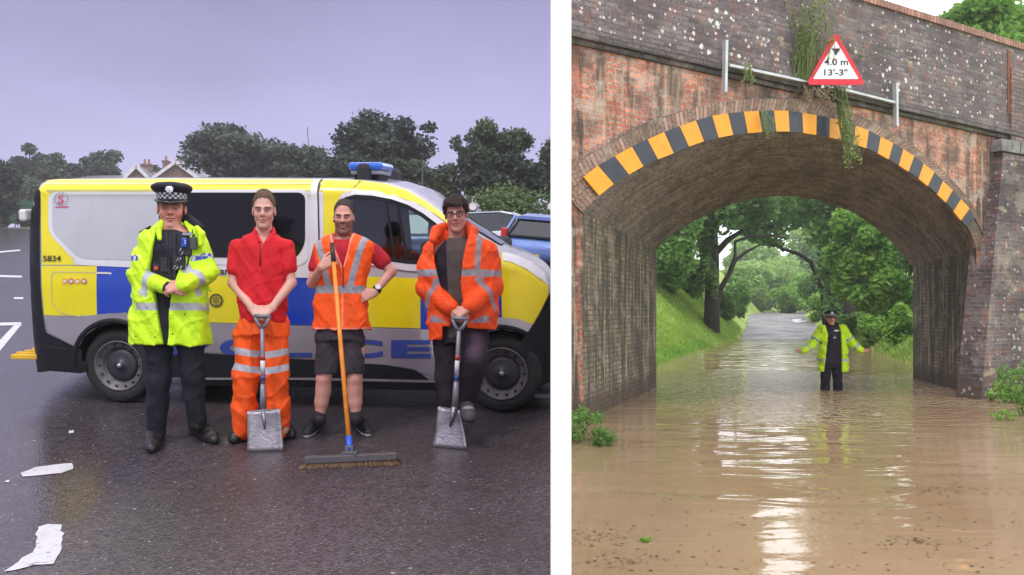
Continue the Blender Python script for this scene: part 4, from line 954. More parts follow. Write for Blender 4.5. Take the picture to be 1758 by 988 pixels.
def decal(name, pts, m, off=.004, px=True, parent=None, cell=.055, yfun=None, holes=None, smooth=True):
    """vinyl or glass panel following the curved flank of the van"""
    q = [onvs(x, y) for x, y in pts] if px else pts
    b = bmesh.new(); vs = [b.verts.new((x, 0, z)) for x, z in q]; b.faces.new(vs); bmesh.ops.triangulate(b, faces=b.faces[:])
    xs = [v.co.x for v in b.verts]; zs_ = [v.co.z for v in b.verts]
    for x in np.arange(min(xs)+cell, max(xs), cell): bmesh.ops.bisect_plane(b, geom=b.verts[:]+b.edges[:]+b.faces[:], plane_co=(x,0,0), plane_no=(1,0,0))
    for z in np.arange(min(zs_)+cell*.6, max(zs_), cell*.6): bmesh.ops.bisect_plane(b, geom=b.verts[:]+b.edges[:]+b.faces[:], plane_co=(0,0,z), plane_no=(0,0,1))
    for v in b.verts: v.co.y = yside(v.co.x, v.co.z)-off-(.006 if v.co.z > ztop(v.co.x)-.14 else 0)-(.008 if v.co.x > UFRONT-.5 else 0)
    bmesh.ops.recalc_face_normals(b, faces=b.faces)
    me = bpy.data.meshes.new(name); b.to_mesh(me); b.free(); me.materials.append(m)
    if sum(p.normal.y*p.area for p in me.polygons) > 0: me.flip_normals()
    for p in me.polygons: p.use_smooth = smooth
    o = bpy.data.objects.new(name, me); COL.objects.link(o); o.parent = parent or VAN; return o
def rnd(pts, r, k=5):
    """round the corners of a photo-space polygon"""
    out = []
    n = len(pts)
    for i in range(n):
        a, b, c = Vector(pts[i-1]), Vector(pts[i]), Vector(pts[(i+1) % n]); rr_ = r if not hasattr(r, '__len__') else r[i]
        rr_ = min(rr_, (a-b).length*.45, (c-b).length*.45)
        if rr_ < .5: out.append((b.x, b.y)); continue
        p0 = b+(a-b).normalized()*rr_; p1 = b+(c-b).normalized()*rr_
        for j in range(k+1):
            t = j/k; q = p0*(1-t)**2+b*2*t*(1-t)+p1*t*t; out.append((q.x, q.y))
    return out
def inset(pts, d):
    n = len(pts); A = sum(pts[i-1][0]*pts[i][1]-pts[i][0]*pts[i-1][1] for i in range(n)); sg = 1 if A > 0 else -1; out = []
    for i in range(n):
        a, b, c = Vector(pts[i-1]), Vector(pts[i]), Vector(pts[(i+1) % n]); u = (b-a); w = (c-b)
        if u.length < 1e-6 or w.length < 1e-6: out.append(pts[i]); continue
        u.normalize(); w.normalize(); n1 = Vector((-u.y, u.x)); n2 = Vector((-w.y, w.x)); m = (n1+n2); 
        if m.length < 1e-6: m = n1
        m.normalize(); q = b+m*sg*d/max(.4, m.dot(n1)); out.append((q.x, q.y))
    return out
# yellow along the roof and down the rear quarter
decal('yellow_livery', [(73,455),(71,330),(76,310),(90,308.5),(300,307.5),(555,308),(556,470),(120,455)], M_VYEL, .004)
decal('rear_corner_trim', rnd([(41,500),(43,380),(50,330),(60,311),(78,309),(71,330),(71,500),(76,585),(120,615),(148,620),(150,640),(92,637),(41,625)], [0,0,4,4,0,0,0,0,0,0,4,4,6]), M_BLKP, .010)
# rows of yellow and blue blocks
def block(x0, x1, y0a, y0b, y1a, y1b, m): decal('yellow_block' if m is M_VYEL else 'blue_block', [(x0,y0a),(x1,y0b),(x1,y1b),(x0,y1a)], m, .006)
decal('yellow_block', [(72,457),(167,457),(167,543),(130,543),(76,541)], M_VYEL, .006)
decal('blue_block', [(167,457),(310,462),(310,552),(262,543),(215,536),(167,541)], M_VBLU, .006)
block(310,440,466,470,552,556, M_VYEL); block(440,590,470,474,556,560, M_VBLU); block(590,722,474,478,560,564, M_VYEL)
decal('blue_block', [(722,478),(862,480),(862,548),(835,544),(800,547),(770,556),(745,566),(722,566)], M_VBLU, .006)
decal('yellow_block', rnd([(862,432),(890,440),(918,455),(940,486),(943,505),(916,557),(892,548),(862,545)], [0,6,6,6,6,0,0,0]), M_VYEL, .006)
decal('bonnet_edge_stripe', [(864,433),(890,439),(915,450),(935,468),(943,490),(930,480),(905,462),(880,450),(864,447)], M_VWHT, .012)
# white swage line
decal('waist_line', [(125,446),(310,455),(556,463),(556,470),(310,463),(130,455)], M_VWHT, .009)
# silver side panel with white frame
pan = rnd([(84,330),(556,330),(556,463),(133,452),(84,400)], [14,0,0,16,14], 7)
decal('panel_frame', pan, M_VWHT, .007)
gp = rnd([(91,334),(290,334),(290,449),(137,444),(91,398)], [12,0,0,16,14], 7)
decal('silver_panel', gp, M_VGRY, .010)
M_PRIV = mat('privacy_glass', (.006,.006,.008), .10, var=0, spec=.35)
decal('window_frame', rnd([(290,326),(530,326),(530,448),(512,458),(290,452)], [0,16,14,12,0], 7), M_VWHT, .0115)
wdw = decal('side_window', rnd([(296,331),(525,331),(525,420),(508,446),(296,440)], [6,14,14,14,6], 7), M_PRIV, .0145)
# door gaps
M_GAP = mat('door_gap', (.03,.03,.035), .6, var=0)
decal('door_pillar', [(541,308),(552,308),(554,470),(543,470)], M_VWHT, .012); decal('door_gap', [(553,308),(555.5,308),(557,560),(554.5,560)], M_GAP, .013)
decal('roof_rail', [(80,313),(555,312.5),(555,317),(80,317.5)], mat('pale_yellow_trim', (.75,.68,.25), .4), .0065); decal('roof_rail', [(80,326),(555,326),(555,330),(84,330)], mat('dim_yellow_trim', (.45,.42,.15), .4), .0065)
# cab yellow surround and window frame
decal('yellow_livery', [(556,308.5),(620,310),(660,315),(700,327),(735,348),(765,371),(800,394),(800,402),(775,388),(750,370),(722,352),(690,340),(660,333),(600,331),(585,340),(581,352),(582,400),(584,445),(588,474),(556,472)], M_VYEL, .005)
fo = [(577,440),(576,372),(580,348),(588,333),(606,327),(640,328),(676,334),(708,345),(736,361),(762,381),(784,402),(804,424),(812,446),(800,470),(700,465),(640,456)]
ci = [(590,440),(586,380),(586,352),(593,339),(610,334.5),(640,336),(672,342),(701,352),(727,366.5),(750,384),(770,401),(788,420),(797,440),(795,458),(700,453),(645,446)]
def ringdecal(name, A, B, m, off):
    V = []; F = []; n = len(A)
    for a, b in zip(A, B):
        for x, y in (a, b): u, z = onvs(x, y); V.append((u, yside(u, z)-off, z))
    F = [[2*i, 2*((i+1) % n), 2*((i+1) % n)+1, 2*i+1] for i in range(n)]; return mesh(name, V, F, m, VAN, True)
ringdecal('door_frame', fo, ci, M_VWHT, .012)
ci2 = inset(ci, 7); ringdecal('window_seal', ci, ci2, M_BLKP, .014)
s = Mt('clear_cab_glass'); g = s.n('ShaderNodeBsdfTransparent'); g.inputs[0].default_value = (.42,.5,.52,1); gl = s.n('ShaderNodeBsdfGlossy'); gl.inputs['Roughness'].default_value = .03; fr_ = s.n('ShaderNodeFresnel'); fr_.inputs[0].default_value = 1.6
ms = s.n('ShaderNodeMixShader'); s.l(s.math('ADD', fr_.outputs[0], .04), ms.inputs[0]); s.l(g.outputs[0], ms.inputs[1]); s.l(gl.outputs[0], ms.inputs[2]); s.l(ms.outputs[0], s.o.inputs[0]); M_CAB = s.m
cw = decal('cab_window', ci2, M_CAB, .006, smooth=True)
n = len(ci2); V = []
for x, y in ci2: u, z = onvan(x, y, .03); V.append((u, WV-yside(u, z)+.002, z))
mesh('cab_window', V, [list(range(n))], M_CAB, VAN)
for x0_, x1_, w_ in ((661,677,4), (679,697,5)):
    decal('window_divider', [(x0_,346),(x0_+w_,347),(x1_+w_,444),(x1_,444)], M_BLKP, .010)
# cab interior: seats and wheel
zfl = zat(600, 452)
for yy in (.45, 1.35):
    b = MB(); xx = xat(618, 400); b.bar((xx, yy, zfl), (xx-.05, yy, zfl+.62), .46, .15, up=(1,0,0)); st_ = b.build('seat', mat('seat_cloth', (.03,.03,.04), .9), VAN, bevel=.04)
    b = MB(); b.box((xx-.06, yy, zfl+.71), (.12,.26,.2)); b.build('headrest', mat('seat_cloth'), st_, bevel=.04)
b = MB(); b.box((xat(775,440), WV/2, zfl+.04), (.6, WV-.35, .26)); b.build('dashboard', M_BLKP, VAN, bevel=.05)
b = MB(); th = np.linspace(0, 2*math.pi, 25); Mq = Matrix.Rotation(R(62), 3, 'Y'); b.tube([Vector((xat(735,440), .5, zfl+.22))+Mq @ Vector((.19*math.cos(t), .19*math.sin(t), 0)) for t in th], .016, 6, cap=False); b.build('steering_wheel', M_BLKP, VAN, True)
# fuel flap outline, handles, text, crest
M_LINE = mat('panel_line', (.5,.47,.35), .5, var=0)
def stroke(name, pts, w, m, off, closed=False):
    P2 = [Vector(onvs(x, y)) for x, y in pts]; P2 = [P2[0]]+[q_ for i_ in range(1, len(P2)) for q_ in ([P2[i_-1].lerp(P2[i_], .25), P2[i_-1].lerp(P2[i_], .5), P2[i_-1].lerp(P2[i_], .75), P2[i_]] if not closed else [P2[i_]])]; V = []; F = []; n = len(P2)
    for i, p in enumerate(P2):
        t = (P2[(i+1) % n if closed else min(i+1, n-1)]-P2[i-1 if closed else max(i-1, 0)]).normalized(); q = Vector((-t.y, t.x))*w/2
        for s_ in (1, -1): a = p+q*s_; V.append((a.x, yside(a.x, a.y)-off, a.y))
    F = [[2*i, 2*((i+1) % n), 2*((i+1) % n)+1, 2*i+1] for i in range(n if closed else n-1)]; return mesh(name, V, F, m, VAN)
stroke('flap_outline', rnd([(193,468),(90,467),(90,520),(106,538),(140,544)], 6), .006, M_LINE, .011)
stroke('door_rail', [(167,469),(193,469.5)], .011, M_VWHT, .012)
stroke('panel_joint', [(556,560),(556,640)], .005, M_GAP, .012)
stroke('panel_joint', [(800,460),(804,475),(800,545),(760,556)], .005, M_GAP, .012)
def vtext(name, body, cx, cy, hpx, wpx, m, off, bold=.02):
    V, F = text2d(body, 1., bold); V = np.array(V); lo, hi = V.min(0), V.max(0); c = (lo+hi)/2; sy = hpx/(hi[1]-lo[1]); sx_ = wpx/(hi[0]-lo[0]); W = []
    for x, y in V: u, z = onvs(cx+(x-c[0])*sx_, cy-(y-c[1])*sy); W.append((u, yside(u, z)-off, z))
    mesh(name, W, F, m, VAN)
M_TBLU = mat('letter_blue', (.035,.07,.34), .35, var=.05); M_TDK = mat('letter_dark', (.03,.04,.03), .5, var=0)
for ch, x0_, x1_ in (('P',296,360), ('O',378,448), ('L',464,537), ('I',556,576), ('C',590,658), ('E',672,740)):
    vtext('police_letter', ch, (x0_+x1_)/2, 598+(x0_-500)*.008, 31, x1_-x0_, M_TBLU, .012, .05)
vtext('fleet_number', '5834', 90.5, 444, 10, 31, M_TDK, .012, .02)
vtext('force_lettering', 'san s', 390, 467.5, 9, 36, M_TDK, .013, .03); vtext('force_lettering', 'a', 494, 470.5, 8, 8, M_TDK, .013, .03)
stroke('letter_strip', [(358,467),(556,472)], .055, M_VWHT, .0105)
# crest
th = np.linspace(0, 2*math.pi, 25)[:-1]
decal('crest', [(372+12.5*math.cos(t), 516+12.5*math.sin(t)) for t in th], mat('crest_gold', (.42,.34,.03), .5), .010)
stroke('crest', [(372+10*math.cos(t), 516+10*math.sin(t)) for t in th], .010, M_TDK, .012, True); 
for dx, dy in ((-4,-3),(0,-5),(4,-3),(-3,2),(3,2),(0,6),(0,0)): stroke('crest', [(370.5+dx,516+dy),(373.5+dx,516+dy)], .010, M_TDK, .012)
# red dotted badge on the rear panel, hazard dots under it
M_BRED = mat('badge_red', (.5,.13,.2), .5, var=0); M_BBLK = mat('badge_grey', (.16,.16,.25), .5, var=0)
for k in range(14):
    t = 2*math.pi*k/14; stroke('badge', [(106.5+11.5*math.cos(t)-1, 342+10.5*math.sin(t)), (106.5+11.5*math.cos(t)+1, 342+10.5*math.sin(t))], .011, M_BBLK, .013)
stroke('badge', [(111,337),(106,335.5),(102.5,339),(106.5,342.5),(110,345.5),(106,349),(101,347)], .020, M_BRED, .014); stroke('badge', [(97,355.5),(119,355.5)], .014, M_BRED, .014)
for k in range(4):
    cx_ = 112.5+k*11; stroke('filler_sticker', [(cx_+4*math.cos(t), 483+4.2*math.sin(t)) for t in th], .010, (mat('sticker_orange', (.8,.35,.05), .5) if k % 2 == 0 else mat('badge_red')), .012, True)
    decal('filler_sticker', [(cx_+2.6*math.cos(t), 483+2.6*math.sin(t)) for t in th], M_VWHT, .013)
# silver lower flank and dark cladding
decal('grey_flank', [(76,541),(130,544),(190,538),(225,540),(262,549),(350,556),(556,562),(722,567),(722,580),(756,612),(758,650),(700,634),(556,618),(346,604),(300,620),(282,612),(268,586),(240,562),(203,552),(170,560),(146,578),(134,600),(120,592),(80,566)], M_VLOW, .008)
decal('silver_flank', [(722,566),(745,566),(770,556),(800,547),(835,544),(862,545),(892,548),(916,557),(922,572),(900,572),(862,565),(826,572),(800,592),(786,620),(780,654),(758,654),(756,612),(722,580)], M_VSIL, .009)
decal('lower_cladding', rnd([(262,612),(346,606),(556,622),(660,626),(712,634),(738,652),(345,648),(262,648)], 4), M_BLKP, .014)
stroke('sill_trim', [(345,650),(520,650),(640,652),(758,655)], .018, M_VLOW, .016)
decal('rear_bumper', rnd([(41,560),(41,628),(92,637),(140,641),(144,640),(142,600),(120,590),(80,570),(76,545),(70,500),(41,500)], [6,6,3,3,2,2,2,3,3,3,3]), M_BLKP, .016)
stroke('bumper_crease', [(42,588),(76,592),(118,600)], .006, mat('crease_grey', (.05,.05,.06), .5), .02)
decal('front_bumper', rnd([(948,500),(949,655),(920,664),(906,660),(905,620),(893,590),(912,562),(930,535),(942,508)], 3), M_BLKP, .016)
# wheel arch trims
for cx_ in (wrx, wfx):
    V = []; F = []; n = 30
    for k in range(n+1):
        a = math.pi*(-.06+1.12*k/n)
        for rr_, o_ in ((.356, -.03), (.356, .024), (.392, .022), (.402, .0)):
            x, z = cx_+rr_*math.cos(a), RW+.012+rr_*math.sin(a); V.append((x, yside(x, max(z, .3))-o_, z))
    for k in range(n):
        for j in range(3): q = 4*k+j; F.append([q, q+4, q+5, q+1])
    mesh('arch_trim', V, F, M_BLKP, VAN, True)
# tail light, rear door lamp, hinge
decal('tail_light', rnd([(41,400),(50,398),(51,492),(41,494)], 3), mat('tail_lamp_red', (.35,.01,.02), .15), .014); 
b = MB(); b.box((UREAR-.03, .14, zat(42,370)), (.07,.14,.10)); b.build('rear_marker_lamp', M_VWHT, VAN, bevel=.02)
# windscreen
V = []; F = []
for i, u in enumerate(np.linspace(xat(745,355), xat(852,424), 8)):
    for k in range(7): y_ = .30+(WV-.60)*k/6; V.append((u-sweep(u, y_), y_, ztop(u)+.016+.01*(1-abs(k-3)/3)))
    if i:
        for k in range(6): q = 7*i+k; F.append([q-7, q-6, q+1, q])
mesh('windscreen', V, F, M_GLS, VAN, True)
# blue light bar
xa, xb = xat(574,292), xat(637,292); zr_ = ztop((xa+xb)/2); yb = .62
M_BLUE = mat('beacon_blue', (.01,.12,.62), .12, var=.15, vs=12, coat=.6)
b = MB(); b.box(((xa+xb)/2, .55, zr_+.115), (xb-xa, .40, .065)); lb_ = b.build('light_bar', M_BLUE, VAN, bevel=.028)
b = MB(); b.box(((xa+xb)/2, .55, zr_+.065), (xb-xa-.04, .36, .035)); b.build('light_bar_base', mat('beacon_base', (.25,.26,.32), .4), lb_, bevel=.01)
b = MB(); b.box(((xa+xb)/2, .55, zr_+.035), ((xb-xa)*.72, .3, .07)); b.build('light_bar_mount', M_BLKP, lb_, bevel=.01)
# wheels with steel rims
M_RIM = mat('painted_steel_rim', (.15,.14,.16), .5, .4, var=.25, vs=14, grime=.5); M_HUB = mat('dark_hub', (.05,.05,.065), .45, .3, var=.2)
Mx = Matrix.Rotation(R(90), 3, 'X')
for cx_ in (wrx, wfx):
    for yo, sg in ((.13, 1), (WV-.13, -1)):
        o_ = (cx_, yo, RW)
        b = MB(); b.lathe([(.205,.09*1),(.235,.105),(.28,.108),(.304,.092),(.317,.06),(.32,0),(.317,-.06),(.304,-.092),(.28,-.1),(.2,-.09)], 48, Mx, o_); w = b.build('wheel', M_TYRE, VAN, True)
        b = MB()
        for rr_ in (.284,): 
            V = [Vector((cx_+rr_*math.cos(t), yo-sg*.107, RW+rr_*math.sin(t))) for t in np.linspace(0, 2*math.pi, 49)]; b.tube(V, .0035, 5, cap=False)
        b.build('sidewall_ridge', M_TYRE, w)
        b = MB(); b.lathe([(.001,.02),(.06,.02),(.075,.035),(.14,.03),(.155,.06),(.165,.075),(.195,.07),(.203,.10),(.213,.104),(.216,.09),(.2,.06),(.2,-.05)], 48, Mx if sg == 1 else Matrix.Rotation(R(-90), 3, 'X'), o_); rim = b.build('rim', M_RIM, w, True)
        b = MB(); MM = Mx if sg == 1 else Matrix.Rotation(R(-90), 3, 'X')
        b.lathe([(.001,.082),(.03,.08),(.034,.07),(.09,.062),(.128,.058),(.136,.045)], 36, MM, o_); b.build('hub_cap', M_HUB, w, True)
        b = MB(); b.lathe([(.001,.10),(.016,.098),(.022,.08)], 16, MM, o_); b.build('hub_centre', M_ALLOY, w, True)
        b = MB()
        for k in range(14):
            t = 2*math.pi*k/14; b.lathe([(.001,.0785),(.0115,.0785),(.0125,.070)], 10, MM, (cx_+.178*math.cos(t), yo, RW+.178*math.sin(t)))
        n0 = len(rim.data.vertices); me = rim.data; Vr = [tuple(v.co) for v in me.vertices]+b.V; Fr = [list(p.vertices) for p in me.polygons]; k0 = len(Fr); Fr += [[i+n0 for i in f_] for f_ in b.F]
        m2 = bpy.data.meshes.new('rim'); m2.from_pydata(Vr, [], Fr); m2.materials.append(M_RIM); m2.materials.append(M_GAP)
        for p in m2.polygons: p.material_index = int(p.index >= k0); p.use_smooth = True
        rim.data = m2
# underside, exhaust, rear step
b = MB(); b.box(((wrx+wfx)/2, WV/2, zbot-.03), (wfx-wrx-1.0, WV-.5, .16)); b.tube([(wrx+.5,.5,.2),(wrx+1.4,.45,.19),(wfx-.9,.45,.2)], .06, 10); b.build('underbody', mat('underbody_dirt', (.025,.023,.028), .6, var=.4, vs=20, bump=.4), VAN)
st = MB(); zz = zat(30, 618); x1_ = UREAR+.02; x0_ = xat(8, 618)
st.box(((x0_+x1_)/2, .55, zz+.01), (x1_-x0_, .95, .04)); 
for k in range(9): st.box(((x0_+x1_)/2, .15+k*.1, zz+.037), (x1_-x0_-.02, .03, .014))
rs = st.build('rear_step', mat('step_yellow', (.72,.42,.03), .5, var=.15), VAN, bevel=.006)
b = MB(); b.box(((x0_+x1_)/2+.05, .55, zz-.04), (x1_-x0_-.1, .5, .05)); b.build('step_bracket', M_BLKP, rs)
b = MB(); b.box((xat(930,662), .4, .10), (.2, .3, .03)); b.build('undertray', M_VLOW, VAN)
# cab mirror on the far side edge of the door
mz = zat(815, 425); mxx = xat(812, 425)
b = MB(); b.box((mxx, -.16, mz), (.12,.2,.28)); b.build('mirror', M_BLKP, VAN, bevel=.04)
# ================================================================== PEOPLE: signed-distance modelling, one continuous skin per figure
def smin(a, b, k):
    h = np.clip(.5+.5*(b-a)/k, 0, 1); return b*(1-h)+a*h-k*h*(1-h)
class Sh:
    def __init__(s): s.p = []
    def cap(s, a, b, ra, rb=None, k=.02, sy=1.):
        a = np.array(a, float); b = np.array(b, float); rb = ra if rb is None else rb; r = max(ra, rb)*max(1, sy)
        def f(X, Y, Z):
            y = (Y-a[1])/sy; ba = b-a; ba = np.array([ba[0], ba[1]/sy, ba[2]]); L = max(1e-9, float(ba@ba)); px, pz = X-a[0], Z-a[2]
            h = np.clip((px*ba[0]+y*ba[1]+pz*ba[2])/L, 0, 1)
            return np.sqrt((px-ba[0]*h)**2+(y-ba[1]*h)**2+(pz-ba[2]*h)**2)-(ra+(rb-ra)*h)
        s.p.append(('u', np.minimum(a, b)-r, np.maximum(a, b)+r, f, k)); return s
    def chain(s, pts, rs, k=.02, sy=1.):
        for i in range(len(pts)-1): s.cap(pts[i], pts[i+1], rs[i], rs[i+1], k, sy)
        return s
    def ell(s, c, r, k=.02, M=None, op='u'):
        c = np.array(c, float); r = np.array(r, float); Mi = None if M is None else np.array(M.to_3x3().inverted())
        def f(X, Y, Z):
            x, y, z = X-c[0], Y-c[1], Z-c[2]
            if Mi is not None: x, y, z = (Mi[i,0]*x+Mi[i,1]*y+Mi[i,2]*z for i in range(3))
            q = np.sqrt((x/r[0])**2+(y/r[1])**2+(z/r[2])**2); q2 = np.sqrt((x/r[0]**2)**2+(y/r[1]**2)**2+(z/r[2]**2)**2)
            return q*(q-1)/np.maximum(q2, 1e-6)
        R_ = float(r.max()) if M is not None else r; s.p.append((op, c-R_, c+R_, f, k)); return s
    def col(s, rows, k=.02, power=2.4):
        """vertical stack of ovals; rows: (z, xl, xr, yc, ry) from bottom to top"""
        rows = sorted(rows); A = np.array(rows, float); lo = [A[:,1].min(), (A[:,3]-A[:,4]).min(), A[0,0]]; hi = [A[:,2].max(), (A[:,3]+A[:,4]).max(), A[-1,0]]
        def f(X, Y, Z):
            z = Z; xl = np.interp(z, A[:,0], A[:,1]); xr = np.interp(z, A[:,0], A[:,2]); yc = np.interp(z, A[:,0], A[:,3]); ry = np.interp(z, A[:,0], A[:,4])
            cx = (xl+xr)/2; rx = np.maximum((xr-xl)/2, .005); q = (np.abs((X-cx)/rx)**power+np.abs((Y-yc)/ry)**power)**(1/power)
            d = (q-1)*np.minimum(rx, ry); return np.maximum(d, np.maximum(A[0,0]-Z, Z-A[-1,0]))
        s.p.append(('u', np.array(lo), np.array(hi), f, k)); return s
    def cut(s, f, lo, hi, k=0): s.p.append(('s', np.array(lo, float), np.array(hi, float), f, k)); return s
    def wr(s, amp, fr=(22,14,17), seed=0.): s.p.append(('w', None, None, (amp, fr, seed), 0)); return s
    def build(s, h=.008):
        us_ = [q for q in s.p if q[0] == 'u']; lo = np.min([q[1] for q in us_], 0)-.05; hi = np.max([q[2] for q in us_], 0)+.05
        n = np.ceil((hi-lo)/h).astype(int)+1; ax_ = [lo[i]+h*np.arange(n[i]) for i in range(3)]; D = np.full(n, .5, np.float32)
        for op, a, b, f, k in s.p:
            if op == 'w':
                amp, fr, sd = f; X, Y, Z = ax_[0][:,None,None], ax_[1][None,:,None], ax_[2][None,None,:]
                w = np.sin(X*fr[0]*1.3+np.sin(Z*fr[2]*.9+sd)*1.6+Y*fr[1])*np.sin(Z*fr[2]+X*fr[0]*.8+sd*2)+.5*np.sin(X*fr[0]*2.7+Z*fr[2]*2.3+sd+Y*9)
                if amp > .003:
                    r1 = 1-np.abs(np.sin(Z*fr[2]*.62+X*fr[0]*.50+1.4*np.sin(X*11+Y*7+sd)+1.2*np.sin(Z*6.1+sd*1.7))); r2 = 1-np.abs(np.sin(Z*fr[2]*.95-X*fr[0]*.75+1.3*np.sin(Z*9-Y*8+sd*3)+1.1*np.sin(X*13+sd)))
                    w = w-1.5*r1**3-1.1*r2**4+.5
                D += (amp*w).astype(np.float32); continue
            m = .045+k; i0 = np.clip(((a-m-lo)/h).astype(int), 0, n); i1 = np.clip(((b+m-lo)/h).astype(int)+2, 0, n)
            sl_ = tuple(slice(i0[i], i1[i]) for i in range(3)); X, Y, Z = ax_[0][sl_[0]][:,None,None], ax_[1][sl_[1]][None,:,None], ax_[2][sl_[2]][None,None,:]
            d = f(X, Y, Z)
            if op == 'u': D[sl_] = smin(D[sl_], d, max(k, 1e-4))
            else:
                if k: D[sl_] = -smin(-D[sl_], d, k)
                else: D[sl_] = np.maximum(D[sl_], -d)
        return nets(D, lo, h)
def nets(D, lo, h):
    S = D < 0; n = D.shape; cn = (n[0]-1, n[1]-1, n[2]-1); ids = []; pos = []; flip = []
    for axn in range(3):
        s0 = [slice(None)]*3; s1 = [slice(None)]*3; s0[axn] = slice(0, -1); s1[axn] = slice(1, None)
        # keep off the border
        m = S[tuple(s0)] != S[tuple(s1)]; I = np.argwhere(m)
        o1, o2 = [a for a in range(3) if a != axn]
        ok = (I[:,o1] > 0) & (I[:,o2] > 0) & (I[:,o1] < n[o1]-1) & (I[:,o2] < n[o2]-1); I = I[ok]
        J = I.copy(); J[:,axn] += 1; d0 = D[tuple(I.T)]; d1 = D[tuple(J.T)]; t = d0/(d0-d1); p = I.astype(float); p[:,axn] += t
        q = []
        for a, b in ((1,1),(0,1),(0,0),(1,0)):
            c = I.copy(); c[:,o1] -= a; c[:,o2] -= b; q.append((c[:,0]*cn[1]+c[:,1])*cn[2]+c[:,2])
        ids.append(np.stack(q, 1)); pos.append(p); fl = (d0 < 0)
        if axn == 1: fl = ~fl
        flip.append(fl)
    ids = np.concatenate(ids); pos = np.concatenate(pos); flip = np.concatenate(flip)
    u, inv = np.unique(ids.ravel(), return_inverse=True); Fq = inv.reshape(ids.shape); w = np.repeat(pos, 4, 0); cnt = np.bincount(inv.ravel())
    V = np.stack([np.bincount(inv.ravel(), w[:,k])/cnt for k in range(3)], 1)*h+lo
    Fq = np.where(flip[:,None], Fq, Fq[:,::-1])
    # light relaxation
    for it in range(2):
        acc = np.zeros_like(V); c = np.zeros(len(V))
        for k in range(4):
            a, b = Fq[:,k], Fq[:,(k+1) % 4]
            for q in range(3): acc[:,q] += np.bincount(a, V[b,q], len(V))+np.bincount(b, V[a,q], len(V))
            c += np.bincount(a, minlength=len(V))+np.bincount(b, minlength=len(V))
        V = V*.6+acc/c[:,None]*.4
    return V, Fq
def layered(name, base, rough, layers, bump=.25, bs=90., var=.08, spec=.3, metal=0., vs=9, dirt=0.):
    """base colour plus pattern layers switched by signed vertex attributes m0, m1 ..."""
    s = Mt(name); v = s.co('Object'); c = s.mix(s.noise(v, vs, 5), tuple(x*(1-var) for x in base), tuple(min(1, x*(1+var)) for x in base)); rg = rough; 
    for i, (col, rr_, sharp) in enumerate(layers):
        a = s.n('ShaderNodeAttribute', attribute_name='m%d' % i); m = s.rng(a.outputs['Fac'], -sharp, sharp)
        if isinstance(col, str) and col == 'check':
            ck = s.n('ShaderNodeTexChecker'); ck.inputs['Scale'].default_value = 26; ck.inputs[1].default_value = (.03,.07,.45,1); ck.inputs[2].default_value = (.6,.62,.7,1); s.l(v, ck.inputs[0]); cc = ck.outputs[0]
        else: cc = col
        c = s.mix(m, c, cc)
    if dirt: c = s.mix(s.noise(v, 6, 7, .7, lo=.5, hi=.72, b=dirt), c, (.12,.06,.035)); c = s.mix(s.noise(v, 2.2, 4, lo=.45, hi=.7, b=dirt*.6), c, tuple(x*.5 for x in base))
    nb1 = s.bump(s.noise(s.co('Object', (1,1,.55)), 16, 4, .6, lo=.25, hi=.75, dist=1.2), .55 if not name.startswith('skin') else .0, .012)
    s.set(color=c, rough=rough, spec=spec, metal=metal, normal=s.bump(s.noise(v, bs, 5, lo=.2, hi=.8), bump, .004, nb1)); return s.m
def npV(v): return np.array(tuple(v), float)
def band_limb(V, a, b, tc, hw, rmax):
    a, b = npV(a), npV(b); ba = b-a; L = np.linalg.norm(ba); t = (V-a)@ba/L; rad = np.linalg.norm(V-a-np.outer(t, ba/L), axis=1)
    return np.minimum(hw-np.abs(t-tc*L), rmax-rad)
HAND_R = .0088
def add_hand(S, wrist, d, n, side, curl=(25,35,25), spread=.06, sc=1., k=.005, thumb=(.55,.62,.15)):
    """wrist point, direction of the fingers d, palm normal n (towards the palm), side: vector towards the thumb"""
    w = Vector(wrist); d = Vector(d).normalized(); n = Vector(n); n = (n-d*n.dot(d)).normalized(); t = Vector(side); t = (t-d*t.dot(d)-n*t.dot(n)).normalized()
    offs = (.030, .010, -.010, -.029); lens = (.072, .080, .074, .058); kn = []
    for i, o in enumerate(offs):
        k0 = w+(d*(.092-.004*abs(i-1))+t*o)*sc; kn.append(k0); S.cap(w+t*o*.55*sc, k0, .0155*sc, .0125*sc, .012)
    for i, o in enumerate(offs):
        p = kn[i]; ang = 0; dd = (d+t*(o*spread*40)).normalized(); L = lens[i]
        for j, (fr, cu) in enumerate(zip((.45,.31,.24), curl)):
            ang += R(cu+i*2); q = p+(dd*math.cos(ang)+n*math.sin(ang))*L*fr*sc; S.cap(p, q, (HAND_R-.0006*j)*sc, (HAND_R-.0006*(j+1))*sc, k); p = q
    b = w+(d*.022+t*.022)*sc; a1 = b+(d*thumb[0]+t*thumb[1]+n*thumb[2]).normalized()*.045*sc; a2 = a1+(d*(thumb[0]+.35)+t*thumb[1]*.45+n*(thumb[2]+.2)).normalized()*.034*sc; a3 = a2+(d*(thumb[0]+.6)+n*(thumb[2]+.35)).normalized()*.026*sc
    S.cap(b, a1, .015*sc, .0115*sc, .012); S.cap(a1, a2, .0105*sc, .0095*sc, .006); S.cap(a2, a3, .0093*sc, .008*sc, .005)
SKIN = (.56,.27,.215)
